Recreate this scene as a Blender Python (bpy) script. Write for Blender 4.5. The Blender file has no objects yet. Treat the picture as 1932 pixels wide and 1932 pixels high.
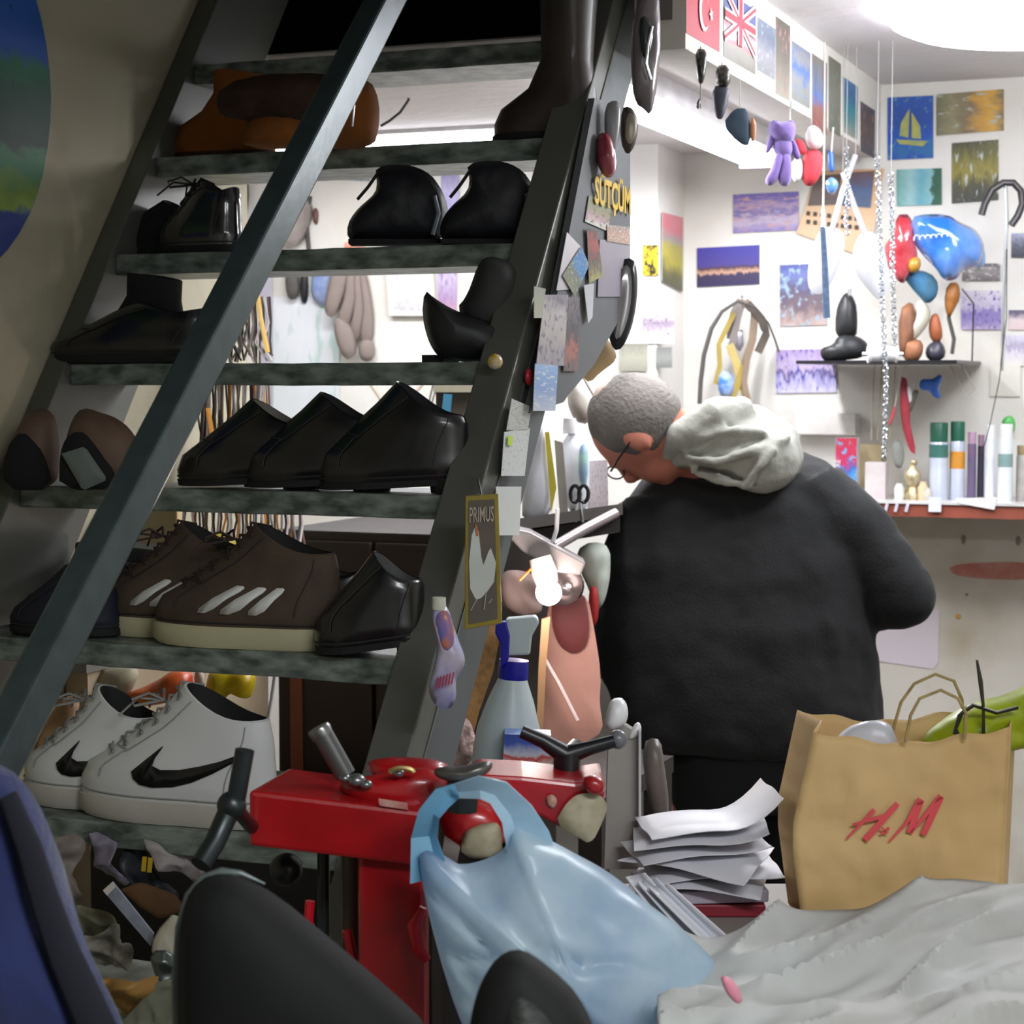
import bpy, math, random
from mathutils import Vector, Matrix, noise as mnoise
PI = math.pi
V = Vector
scn = bpy.context.scene
COL = scn.collection
# ------------------------------------------------------------------ camera
YAW = math.radians(22.0)
PITCH = math.atan(246/3600)
CAM = V((0, 0, 1.5))
FPX = 3600.0
RX = V((math.cos(YAW), math.sin(YAW), 0))      # to the right of the view
FW = V((-math.sin(YAW), math.cos(YAW), 0))     # level view direction
UZ = V((0, 0, 1))
cam_d = bpy.data.cameras.new('camera')
cam = bpy.data.objects.new('camera', cam_d); COL.objects.link(cam)
cam.location = CAM
cam.rotation_euler = (PI/2-PITCH, 0, YAW)
cam_d.sensor_width = 36; cam_d.lens = 36*FPX/1932
cam_d.clip_start = .05; cam_d.clip_end = 30
cam_d.dof.use_dof = True; cam_d.dof.focus_distance = 2.75; cam_d.dof.aperture_fstop = 9
scn.camera = cam
# ------------------------------------------------------------------ world, exposure
w = bpy.data.worlds.new('world'); scn.world = w; w.use_nodes = True
w.node_tree.nodes['Background'].inputs[0].default_value = (.72, .76, .85, 1)
w.node_tree.nodes['Background'].inputs[1].default_value = .15
scn.view_settings.view_transform = 'Standard'; scn.view_settings.look = 'None'
scn.view_settings.gamma = 1; scn.view_settings.use_curve_mapping = False
scn.view_settings.exposure = 0.0

def area(name, loc, size, power, rot=(0, 0, 0), col=(1, 1, 1), sy=None):
    l = bpy.data.lights.new(name, 'AREA'); l.energy = power; l.color = col
    l.shape = 'RECTANGLE'; l.size = size; l.size_y = sy or size
    o = bpy.data.objects.new(name, l); COL.objects.link(o); o.location = loc; o.rotation_euler = rot
    return o
# shop ceiling lamps: daylight-white fluorescent panels over the counter and behind the customer
area('ceiling_lamp_light', (.55, .6, 2.22), 1.2, 46, col=(.93, .97, 1), sy=.3)
def point(name, loc, power, col, r):
    l = bpy.data.lights.new(name, 'POINT'); l.energy = power; l.color = col; l.shadow_soft_size = r
    o = bpy.data.objects.new(name, l); COL.objects.link(o); o.location = loc; return o
point('ceiling_lamp_light', (-.22, 3.62, 2.06), 26, (.95, .97, 1), .1)
# the fluorescent tubes under the loft
area('tube_light', (-1.2, 3.95, 2.0), .05, 17, col=(.96, .96, 1), sy=1.2)
area('tube_light', (-2.0, 4.2, 2.06), .9, 10, col=(.96, .97, 1), sy=.06)

# ------------------------------------------------------------------ pixels to points
def ray(px, py):
    a, b = (px-966)/FPX, -(py-966)/FPX
    f = FW*math.cos(PITCH)-UZ*math.sin(PITCH)
    u = UZ*math.cos(PITCH)+FW*math.sin(PITCH)
    # FPX is the focal length of the pitched camera
    return RX*a+u*b+f
def P(px, py, D):
    r = ray(px, py); return CAM+r*(D/r.dot(FW))
def PU(px, py, u):
    r = ray(px, py); return CAM+r*(u/r.x)
def PV(px, py, v):
    r = ray(px, py); return CAM+r*(v/r.y)
def PZ(px, py, z):
    r = ray(px, py); return CAM+r*((z-1.5)/r.z)
# ------------------------------------------------------------------ materials
MATS = {}
def srgb(c):
    if isinstance(c, str):
        c = tuple(int(c[i:i+2], 16)/255 for i in (0, 2, 4))
    return tuple((x/12.92 if x <= .04045 else ((x+.055)/1.055)**2.4) for x in c)+(1,)
def mat(key, col='808080', rough=.55, metal=0, var=.12, scale=12, bump=0, bscale=40, col2=None, emit=0, trans=0, alpha=1, coat=0, sheen=0, stretch=None):
    if key in MATS: return MATS[key]
    m = bpy.data.materials.new(key); m.use_nodes = True; MATS[key] = m
    nt = m.node_tree; N = nt.nodes; L = nt.links; b = N['Principled BSDF']
    c = srgb(col); tc = N.new('ShaderNodeTexCoord')
    src = tc.outputs['Object']
    if stretch:
        mp = N.new('ShaderNodeMapping'); mp.inputs['Scale'].default_value = stretch; L.new(src, mp.inputs[0]); src = mp.outputs[0]
    nz = N.new('ShaderNodeTexNoise'); nz.inputs['Scale'].default_value = scale; nz.inputs['Detail'].default_value = 5
    L.new(src, nz.inputs['Vector'])
    mx = N.new('ShaderNodeMix'); mx.data_type = 'RGBA'
    if col2: c2 = srgb(col2); a = c
    else:
        a = tuple(min(1, x*(1+var)) for x in c[:3])+(1,); c2 = tuple(x*(1-var) for x in c[:3])+(1,)
    mx.inputs[6].default_value = a; mx.inputs[7].default_value = c2
    mr = N.new('ShaderNodeMapRange'); mr.inputs[1].default_value = .35; mr.inputs[2].default_value = .65
    L.new(nz.outputs[0], mr.inputs[0]); L.new(mr.outputs[0], mx.inputs[0])
    L.new(mx.outputs[2], b.inputs['Base Color'])
    b.inputs['Roughness'].default_value = rough; b.inputs['Metallic'].default_value = metal
    if coat: b.inputs['Coat Weight'].default_value = coat; b.inputs['Coat Roughness'].default_value = .12
    if sheen: b.inputs['Sheen Weight'].default_value = sheen
    if bump:
        n2 = N.new('ShaderNodeTexNoise'); n2.inputs['Scale'].default_value = bscale; n2.inputs['Detail'].default_value = 4
        L.new(src, n2.inputs['Vector'])
        bp = N.new('ShaderNodeBump'); bp.inputs['Strength'].default_value = bump; bp.inputs['Distance'].default_value = .01
        L.new(n2.outputs[0], bp.inputs['Height']); L.new(bp.outputs[0], b.inputs['Normal'])
    if emit: b.inputs['Emission Color'].default_value = c; b.inputs['Emission Strength'].default_value = emit
    if trans:
        out = N['Material Output']; tl = N.new('ShaderNodeBsdfTranslucent'); L.new(mx.outputs[2], tl.inputs[0])
        ms = N.new('ShaderNodeMixShader'); ms.inputs[0].default_value = trans
        L.new(b.outputs[0], ms.inputs[1]); L.new(tl.outputs[0], ms.inputs[2]); last = ms
        if alpha < 1:
            tr = N.new('ShaderNodeBsdfTransparent'); m2 = N.new('ShaderNodeMixShader'); m2.inputs[0].default_value = 1-alpha
            L.new(ms.outputs[0], m2.inputs[1]); L.new(tr.outputs[0], m2.inputs[2]); last = m2
        L.new(last.outputs[0], out.inputs[0])
    elif alpha < 1: b.inputs['Alpha'].default_value = alpha
    return m
PICN = [0]
def pic(stops, amt=.25, scale=(3, 3), seed=0, spot=None, spot_t=.62, rough=.45, ax=1):
    """a printed picture: bands of colour broken up by noise, in the card's own UVs"""
    PICN[0] += 1
    m = bpy.data.materials.new('print_%02d' % PICN[0]); m.use_nodes = True
    nt = m.node_tree; N = nt.nodes; L = nt.links; b = N['Principled BSDF']; b.inputs['Roughness'].default_value = rough
    tc = N.new('ShaderNodeTexCoord'); sp = N.new('ShaderNodeSeparateXYZ'); L.new(tc.outputs['UV'], sp.inputs[0])
    mp = N.new('ShaderNodeMapping'); mp.inputs['Scale'].default_value = (scale[0], scale[1], 1); mp.inputs['Location'].default_value = (seed*1.7, seed*.9, seed)
    L.new(tc.outputs['UV'], mp.inputs[0])
    nz = N.new('ShaderNodeTexNoise'); nz.inputs['Scale'].default_value = 1.6; nz.inputs['Detail'].default_value = 4; L.new(mp.outputs[0], nz.inputs['Vector'])
    ma = N.new('ShaderNodeMath'); ma.operation = 'MULTIPLY_ADD'; ma.inputs[1].default_value = amt*2; ma.inputs[2].default_value = -amt
    L.new(nz.outputs[0], ma.inputs[0])
    ad = N.new('ShaderNodeMath'); ad.operation = 'ADD'; L.new(sp.outputs[ax], ad.inputs[0]); L.new(ma.outputs[0], ad.inputs[1])
    cr = N.new('ShaderNodeValToRGB'); e = cr.color_ramp.elements
    while len(e) < len(stops): e.new(.5)
    for el, (p, c) in zip(e, stops): el.position = p; el.color = srgb(c)
    L.new(ad.outputs[0], cr.inputs[0]); last = cr.outputs[0]
    if spot:
        n2 = N.new('ShaderNodeTexNoise'); n2.inputs['Scale'].default_value = 2.4; n2.inputs['Detail'].default_value = 2
        mp2 = N.new('ShaderNodeMapping'); mp2.inputs['Scale'].default_value = (scale[0], scale[1], 1); mp2.inputs['Location'].default_value = (seed*3.1+5, 2, seed)
        L.new(tc.outputs['UV'], mp2.inputs[0]); L.new(mp2.outputs[0], n2.inputs['Vector'])
        mr = N.new('ShaderNodeMapRange'); mr.inputs[1].default_value = spot_t-.05; mr.inputs[2].default_value = spot_t+.05
        L.new(n2.outputs[0], mr.inputs[0]); mx = N.new('ShaderNodeMix'); mx.data_type = 'RGBA'
        L.new(mr.outputs[0], mx.inputs[0]); L.new(last, mx.inputs[6]); mx.inputs[7].default_value = srgb(spot); last = mx.outputs[2]
    L.new(last, b.inputs['Base Color'])
    return m
# ------------------------------------------------------------------ meshes
def rotm(rx=0, ry=0, rz=0):
    from mathutils import Euler
    return Euler((rx, ry, rz)).to_matrix()
def frame_to(d):
    d = V(d).normalized(); return d.to_track_quat('Z', 'Y').to_matrix()
class MB:
    soft = False
    def __init__(s): s.v = []; s.f = []; s.m = []; s.uv = {}
    def add(s, vs, fs, mi=0):
        k = len(s.v); s.v += [V(x) for x in vs]
        for f in fs: s.f.append([i+k for i in f]); s.m.append(mi)
        return k
    def box(s, c, d, R=None, mi=0):
        c = V(c); vs = []
        for z in (-.5, .5):
            for x, y in ((-.5, -.5), (.5, -.5), (.5, .5), (-.5, .5)):
                p = V((x*d[0], y*d[1], z*d[2])); vs.append(c+(R@p if R else p))
        s.add(vs, [(3, 2, 1, 0), (4, 5, 6, 7), (0, 1, 5, 4), (1, 2, 6, 5), (2, 3, 7, 6), (3, 0, 4, 7)], mi); return s
    def span(s, a, b, mi=0):
        a = V(a); b = V(b); return s.box((a+b)/2, [abs(b[i]-a[i]) for i in range(3)], None, mi)
    def loft(s, rings, cap=(True, True), mi=0, closed=False):
        n = len(rings[0]); k = s.add([p for r in rings for p in r], [], mi); fs = []
        R = len(rings)
        for i in range(R-1 if not closed else R):
            for j in range(n):
                a = i*n+j; b = i*n+(j+1) % n; c = ((i+1) % R)*n+(j+1) % n; d = ((i+1) % R)*n+j
                fs.append((a, b, c, d))
        if not closed:
            if cap[0]: fs.append(tuple(range(n-1, -1, -1)))
            if cap[1]: fs.append(tuple((R-1)*n+j for j in range(n)))
        for f in fs: s.f.append([i+k for i in f]); s.m.append(mi)
        return s
    def tube(s, pts, r, n=8, mi=0, flat=1, closed=False):
        pts = [V(p) for p in pts]; rings = []; N = len(pts)
        prev = None
        for i, p in enumerate(pts):
            a = pts[(i-1) % N] if (closed or i > 0) else p; b = pts[(i+1) % N] if (closed or i < N-1) else p
            t = (b-a).normalized() if (b-a).length > 1e-9 else V((0, 0, 1))
            if prev is None:
                h = V((0, 0, 1)) if abs(t.z) < .9 else V((1, 0, 0)); x = t.cross(h).normalized()
            else:
                x = (prev-t*prev.dot(t)); x = x.normalized() if x.length > 1e-6 else t.cross(V((0, 0, 1))).normalized()
            prev = x; y = t.cross(x); rr = r[i] if isinstance(r, (list, tuple)) else r
            rings.append([p+x*math.cos(2*PI*j/n)*rr+y*math.sin(2*PI*j/n)*rr*flat for j in range(n)])
        s.loft(rings, mi=mi, closed=closed); return s
    def lathe(s, prof, o=(0, 0, 0), R=None, n=20, mi=0, cap=(True, True)):
        o = V(o); rings = []
        for r, z in prof:
            rings.append([o+((R@V((r*math.cos(2*PI*j/n), r*math.sin(2*PI*j/n), z))) if R else V((r*math.cos(2*PI*j/n), r*math.sin(2*PI*j/n), z))) for j in range(n)])
        s.loft(rings, cap, mi); return s
    def ell(s, c, r, R=None, nu=16, nv=10, mi=0):
        if not isinstance(r, (list, tuple)): r = (r, r, r)
        prof = []; rings = []
        for i in range(nv+1):
            t = -PI/2+PI*i/nv; rr = max(math.cos(t), .02)
            rings.append([V(c)+((R or Matrix.Identity(3))@V((r[0]*rr*math.cos(2*PI*j/nu), r[1]*rr*math.sin(2*PI*j/nu), r[2]*math.sin(t)))) for j in range(nu)])
        s.loft(rings, mi=mi); return s
    def prism(s, pts, n, th, mi=0):
        """outline pts (3-D, coplanar) pushed along n by th"""
        n = V(n).normalized()*th; k = len(pts)
        vs = [V(p) for p in pts]+[V(p)+n for p in pts]
        fs = [tuple(range(k)), tuple(range(2*k-1, k-1, -1))]+[(i, i+k, (i+1) % k+k, (i+1) % k) for i in range(k)]
        s.add(vs, fs, mi); return s
    def puff(s, px, D, th, back=None, sheet=0, wr=0, wf=14, rings=5, seed=0, mi=0, smooth=1, n=44, dD=None):
        """a rounded body filling a pixel outline at distance D; th bulges to the viewer, back away"""
        s.soft = True; pts = smooth_poly(px, n, smooth)
        c = V((sum(p[0] for p in pts)/len(pts), sum(p[1] for p in pts)/len(pts)))
        back = th if back is None else back; R = []
        def at(p, h, k):
            d = D+(dD(p[0], p[1]) if dD else 0)
            q = P(p[0], p[1], d)
            if sheet: q = q+FW*sheet*(mnoise.noise(q*wf+V((seed, 3, 0)))+.5*abs(mnoise.noise(q*wf*2.3+V((seed, 0, 7)))))
            if wr:
                h += wr*k*mnoise.noise(q*wf+V((seed, 0, 0)))
            return q-FW*h
        for i in range(rings, 0, -1):
            sc = i/rings; h = th*math.sqrt(max(0, 1-sc**2.2))
            R.append([at(c+(V(p)-c)*sc, h, 1) for p in pts])
        R = R[::-1]
        front = R
        bk = []
        for i in range(rings-1, 0, -1):
            sc = i/rings; h = back*math.sqrt(max(0, 1-sc**2.2))
            bk.append([at(c+(V(p)-c)*sc, -h, 0) for p in pts])
        s.loft(front+bk, mi=mi); return s
    def warp(s, fn): s.v = [fn(p) for p in s.v]; return s
    def build(s, name, mats, parent=None, world=True, smooth=True, bevel=0, solid=0, sub=0, keep=False):
        me = bpy.data.meshes.new(name)
        vs = s.v; loc = None
        if parent is not None:
            if world:
                Mi = TM[parent.name].inverted(); vs = [Mi@p for p in vs]
        elif not keep:
            lo = V([min(p[i] for p in vs) for i in range(3)]); hi = V([max(p[i] for p in vs) for i in range(3)])
            loc = (lo+hi)/2; loc.z = lo.z; vs = [p-loc for p in vs]
        me.from_pydata([tuple(p) for p in vs], [], s.f)
        if not isinstance(mats, (list, tuple)): mats = [mats]
        for m in mats: me.materials.append(m)
        for p, mi in zip(me.polygons, s.m): p.material_index = mi; p.use_smooth = smooth
        if s.uv:
            uvl = me.uv_layers.new(name='UVMap')
            for p in me.polygons:
                q = s.uv.get(p.index)
                for k, li in enumerate(p.loop_indices): uvl.data[li].uv = q[k % len(q)] if q else (.5, .5)
        me.validate(); me.update()
        o = bpy.data.objects.new(name, me); COL.objects.link(o)
        if loc is not None: o.location = loc; TM[o.name] = Matrix.Translation(loc)
        else: TM[o.name] = TM[parent.name].copy() if parent else Matrix.Identity(4)
        if parent: o.parent = parent
        if bevel:
            b = o.modifiers.new('bevel', 'BEVEL'); b.width = bevel; b.segments = 2; b.limit_method = 'ANGLE'; b.angle_limit = .6
        if solid:
            b = o.modifiers.new('solid', 'SOLIDIFY'); b.thickness = solid; b.offset = 0
        if sub:
            b = o.modifiers.new('sub', 'SUBSURF'); b.levels = sub; b.render_levels = sub
        if smooth and hasattr(me, 'set_sharp_from_angle'): me.set_sharp_from_angle(angle=1.5 if s.soft else .75)
        return o
TM = {}
def smooth_poly(pts, n, it):
    """resample a closed outline to n points, after corner cutting"""
    p = [V((a[0], a[1])) for a in pts]
    for _ in range(it):
        q = []
        for i in range(len(p)):
            a, b = p[i], p[(i+1) % len(p)]; q += [a*.75+b*.25, a*.25+b*.75]
        p = q
    for ax in (0, 1):            # corner cutting shrinks the outline: stretch it back
        lo, hi = min(a[ax] for a in pts), max(a[ax] for a in pts); l2, h2 = min(q[ax] for q in p), max(q[ax] for q in p)
        if h2 > l2:
            for q in p: q[ax] = lo+(q[ax]-l2)*(hi-lo)/(h2-l2)
    L = [0]
    for i in range(len(p)): L.append(L[-1]+(p[(i+1) % len(p)]-p[i]).length)
    out = []; k = 0
    for j in range(n):
        t = L[-1]*j/n
        while L[k+1] < t: k += 1
        f = (t-L[k])/max(1e-9, L[k+1]-L[k]); out.append(p[k]*(1-f)+p[(k+1) % len(p)]*f)
    return out
def tag(o, label, cat, group=None, kind=None):
    o['label'] = label; o['category'] = cat
    if group: o['group'] = group
    if kind: o['kind'] = kind
    return o
def thing(name, label, cat, loc=(0, 0, 0), rot=(0, 0, 0), group=None, R=None):
    o = bpy.data.objects.new(name, None); COL.objects.link(o); o.empty_display_size = .05
    M = Matrix.Translation(V(loc))@(R.to_4x4() if R else rotm(*rot).to_4x4())
    o.matrix_world = M; o.location = loc; o.rotation_euler = M.to_euler(); TM[o.name] = M
    return tag(o, label, cat, group)
def one(mb, name, mats, label, cat, group=None, kind=None, **k):
    return tag(mb.build(name, mats, **k), label, cat, group, kind)
def struct(mb, name, mats, **k):
    o = mb.build(name, mats, smooth=k.pop('smooth', False), keep=True, **k); o['kind'] = 'structure'; return o
def dup(root, loc=None, rot=None, label=None, scale=None):
    r = root.copy(); COL.objects.link(r)
    if loc is not None: r.location = loc
    if rot is not None: r.rotation_euler = rot
    if scale is not None: r.scale = scale
    if label: r['label'] = label
    def rec(a, b):
        for ch in a.children:
            if 'copy_of' in ch: continue
            c = ch.copy(); COL.objects.link(c); c.parent = b; rec(ch, c)
    rec(root, r); return r
def card(name, label, cat, c4, m, th=.0015, group=None, edge=None, parent=None):
    """a thin sheet: corners TL, TR, BR, BL; picture on the front by UV"""
    c4 = [V(p) for p in c4]; n = (c4[1]-c4[0]).cross(c4[3]-c4[0]).normalized()
    mid = sum(c4, V())/4
    if n.dot(CAM-mid) > 0: n = -n          # n points away from the viewer
    mb = MB(); mb.add(c4+[p+n*th for p in c4], [(3, 2, 1, 0), (4, 5, 6, 7), (0, 1, 5, 4), (1, 2, 6, 5), (2, 3, 7, 6), (3, 0, 4, 7)])
    mb.uv[0] = [(0, 0), (1, 0), (1, 1), (0, 1)]
    mb.m[1:] = [1]*5
    e = edge or mat('paper_edge', 'c8c6c0')
    if parent is not None: return mb.build(name, [m, e], parent, smooth=False)
    return one(mb, name, [m, e], label, cat, group, smooth=False)
def rectV(l, t, r, b, v, tilt=0): return [PV(l, t, v), PV(r, t+tilt, v), PV(r, b+tilt, v), PV(l, b, v)]
def text3(body, name, m, o, ex, ey, size, parent, ext=.0006, shear=0, spacing=1, wid=None, bold=0):
    """lettering as a mesh lying in the plane o + ex,ey"""
    cu = bpy.data.curves.new(name, 'FONT'); cu.body = body; cu.size = 1; cu.shear = shear; cu.extrude = .01; cu.space_character = spacing; cu.resolution_u = 3; cu.offset = bold
    t = bpy.data.objects.new(name, cu); COL.objects.link(t); bpy.context.view_layer.update()
    me = bpy.data.meshes.new_from_object(t); bpy.data.objects.remove(t); bpy.data.curves.remove(cu)
    ex = V(ex).normalized(); ey = V(ey).normalized(); n = ex.cross(ey)
    w0 = max(v.co.x for v in me.vertices)-min(v.co.x for v in me.vertices)
    M = Matrix((ex*(wid/w0 if wid else size), ey*size, n*ext*100)).transposed().to_4x4(); M.translation = V(o)
    if parent: M = TM[parent.name].inverted()@M
    me.transform(M); me.materials.clear(); me.materials.append(m)
    ob = bpy.data.objects.new(name, me); COL.objects.link(ob); ob.parent = parent; TM[ob.name] = Matrix.Identity(4)
    return ob
# ------------------------------------------------------------------ the room
def wallmat(key, col, dirt, sc=1.6, lo=.48, hi=.75, rough=.8, bump=.25):
    m = mat(key, col, rough, scale=sc, bump=bump, bscale=25, col2=dirt)
    for n in m.node_tree.nodes:
        if n.type == 'MAP_RANGE': n.inputs[1].default_value = lo; n.inputs[2].default_value = hi
    return m
M_lw = wallmat('plaster_left', 'b4ae96', '8e886f', 3)
M_bw = wallmat('plaster_white', 'dcdad4', 'cdc6b6', 2)
M_low = wallmat('plaster_lower', 'd3cec2', 'b3a58e', 3.0, .5, .75, bump=.1)
M_ceil = wallmat('ceiling_paint', 'e0dcda', 'd2cdca', 1.2)
M_unlit = mat('loft_unlit', '0c0b0b', .9, bump=0)  # near-black colour stands in for the darkness of the unlit loft
M_floor = mat('floor_tile', '55504a', .5, col2='3c3833', scale=5)
ULFT = -1.95
struct(MB().span((-3.0, -1.6, -.1), (1.5, 5.1, 0)), 'floor', M_floor)
struct(MB().span((ULFT-.12, -1.6, 0), (ULFT, 3.4, 4.2)), 'wall_left', M_lw)
struct(MB().span((-3.0, 3.3, 0), (-2.9, 5.0, 4.2)), 'wall_alcove_left', M_bw)
struct(MB().span((-2.9, 3.3, 0), (ULFT-.12, 3.4, 4.2)), 'wall_alcove_front', M_bw)
struct(MB().span((-1.5, 4.894, 0), (1.5, 5.0, 2.25)).span((-1.5, 4.8939, 0), (-1.5, 4.9, 1)), 'wall_back', M_bw)
struct(MB().span((-2.95, 4.66, 0), (-1.484, 5.0, 2.1)), 'wall_back_left', M_bw)
struct(MB().span((1.4, -1.6, 0), (1.5, 4.9, 2.25)), 'wall_right', M_bw)
struct(MB().span((-2.07, -1.7, 0), (1.5, -1.6, 4.2)), 'wall_front', M_bw)
struct(MB().span((-.968, -1.6, 2.25), (1.5, 4.95, 2.35)), 'ceiling', M_ceil)
struct(MB().span((-1.06, 3.19, 2.07), (-.968, 4.894, 2.45)), 'wall_beam', M_bw)
struct(MB().span((-2.95, 3.5, 2.1), (-1.06, 4.95, 2.17)), 'ceiling_loft', M_ceil)
struct(MB().span((ULFT, 3.492, 2.105), (-1.06, 3.5, 2.165)), 'trim_1', mat('fascia', 'bdb6b4', .6))
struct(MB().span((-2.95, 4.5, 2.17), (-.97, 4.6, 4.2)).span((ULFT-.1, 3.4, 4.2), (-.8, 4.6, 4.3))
       .span((-.968, 1.2, 2.35), (-.9, 4.6, 4.2)).span((ULFT-.1, -1.6, 4.2), (1.5, 3.4, 4.3)), 'wall_loft', M_unlit)
struct(MB().span((-1.03, 3.0, 2.25), (-.97, 3.19, 2.45)), 'trim_2', M_ceil)
# dust-coloured lower half of the back wall below the shelf
struct(MB().span((-1.483, 4.886, 0), (1.4, 4.894, 1.2)), 'wall_back_lower', M_low)

# ------------------------------------------------------------------ the steep staircase used as a shoe rack
UN, UF, SW = -1.15, -1.95, .062
def vz(z): return 2.994-(1.905-z)/1.373
SD = V((0, .589, .808)); SN = V((0, -.808, .589))
M_steel = mat('stair_steel', '646660', .42, .25, scale=6, var=.1, bump=.05)
M_steel2 = mat('stair_slate', '5b6062', .5, .1, scale=8, var=.06)
M_rail = mat('handrail_steel', '3d494b', .3, .3, scale=30, var=.12, bump=.03)
M_mar = mat('green_marble', '87918a', .4, scale=22, col2='434e48', bump=.2, bscale=30, stretch=(1, 1, 2.5))
TZ = {0: 2.09, 1: 1.905, 2: 1.722, 3: 1.530, 4: 1.332, 5: 1.108, 6: .880, 7: .68, 8: .52, 9: .32, 10: .12}
st = thing('metal_staircase', 'steep dark metal staircase with marble treads, used as a shoe rack', 'staircase', (-1.5, 2.0, 0))
def stringer(u0, u1, dep, za=0.0, zb=2.42):
    a0 = V((u0, vz(za)-.012, za)); b0 = V((u0, vz(zb)-.012, zb)); back = V((0, dep/.808, 0))
    mb = MB(); pts = [a0, a0+back, b0+back, b0]
    mb.prism(pts, (1, 0, 0), u1-u0); return mb
stringer(UN, UN+SW, .05).build('stringer', M_steel, st, smooth=False, bevel=.003)
stringer(UN+.05, UN+SW-.004, .13, .0, 2.3).warp(lambda p: p+V((0, .03, 0))).build('side_plate', M_steel2, st, smooth=False)
stringer(UF+.003, UF+.045, .2).build('stringer', M_steel, st, smooth=False, bevel=.003)
for i, z in TZ.items():
    mb = MB(); v = vz(z)
    nx = 16; rg = []
    for k in range(nx+1):
        u = UF+.045+(UN-UF-.045)*k/nx; j = .0022*mnoise.noise(V((k*1.7, i*3, 0)))
        rg.append([V((u, v+j, z-.036+j)), V((u, v+.17, z-.036)), V((u, v+.17, z)), V((u, v+j, z+j))])
    mb.loft(rg); mb.build('tread', M_mar, st, smooth=False, bevel=.002)
# bright worn line along the side plate
MB().tube([V((UN+SW+.001, vz(z)+.045, z)) for z in (.2, 1.2, 2.2)], .0015, 6).build('weld_line', mat('worn_edge', '7d7f7b', .4, .6), st)
hr0, hr1 = PU(745, -60, -1.225), PU(-45, 1500, -1.225)
hr0 = PU(748, -40, -1.215); hr1 = PU(-30, 1480, -1.215)
d = (hr1-hr0).normalized(); side = V((1, 0, 0)); nn = side.cross(d).normalized()
mb = MB(); a, b = hr0-d*.25, hr1+d*.45
h = .0215
ring = lambda c: [c+side*h*x*.85+nn*h*y*1.1 for x, y in ((-1, -1), (1, -1), (1, 1), (-1, 1))]
mb.loft([ring(a), ring(b)])
mb.build('handrail', M_rail, st, smooth=False, bevel=.004)

# ------------------------------------------------------------------ shoes
M_lin = mat('shoe_lining', '141416', .8)
def cr(a, b, t): return a*(1-t)+b*t
class Shoe:
    def __init__(s, rings, W, dip=.012, toe=1.0, up=0):
        s.r = rings; s.W = W; s.dip = dip; s.toe = toe; s.up = up
    def S(s, k, th, off=0):
        n = len(s.r)-1; k = max(0, min(n-1e-6, k)); i = int(k); f = k-i
        a, b = s.r[i], s.r[i+1]; g = [cr(a[j], b[j], f) for j in range(5)]
        xh, xf, w, zh, zf = g
        cx, A = (xh+xf)/2, (xf-xh)/2; c, sn = math.cos(th), math.sin(th)
        x = cx+A*(abs(c)**.92)*(1 if c > 0 else -1)
        t = (x-xh)/max(1e-6, xf-xh)
        low = max(0, 1-k/n)
        wf = 1-low*(.16*math.exp(-((t-.38)/.16)**2)+.14*(1-t) if t < 1 else 0)
        y = w*wf*(1 if sn > 0 else -1)*abs(sn)**(s.toe)
        z = cr(zh, zf, (t*t*(3-2*t)*.45+t*(2-t)*.55) if t > 0 else 0)-s.dip*math.sin(PI*min(1, max(0, t)))*(k/n)**2+s.up*max(0, t-.7)**2*low
        p = V((x, y, z))
        if off: p += V((.2*c, sn*(1), .35)).normalized()*off
        return p
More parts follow.
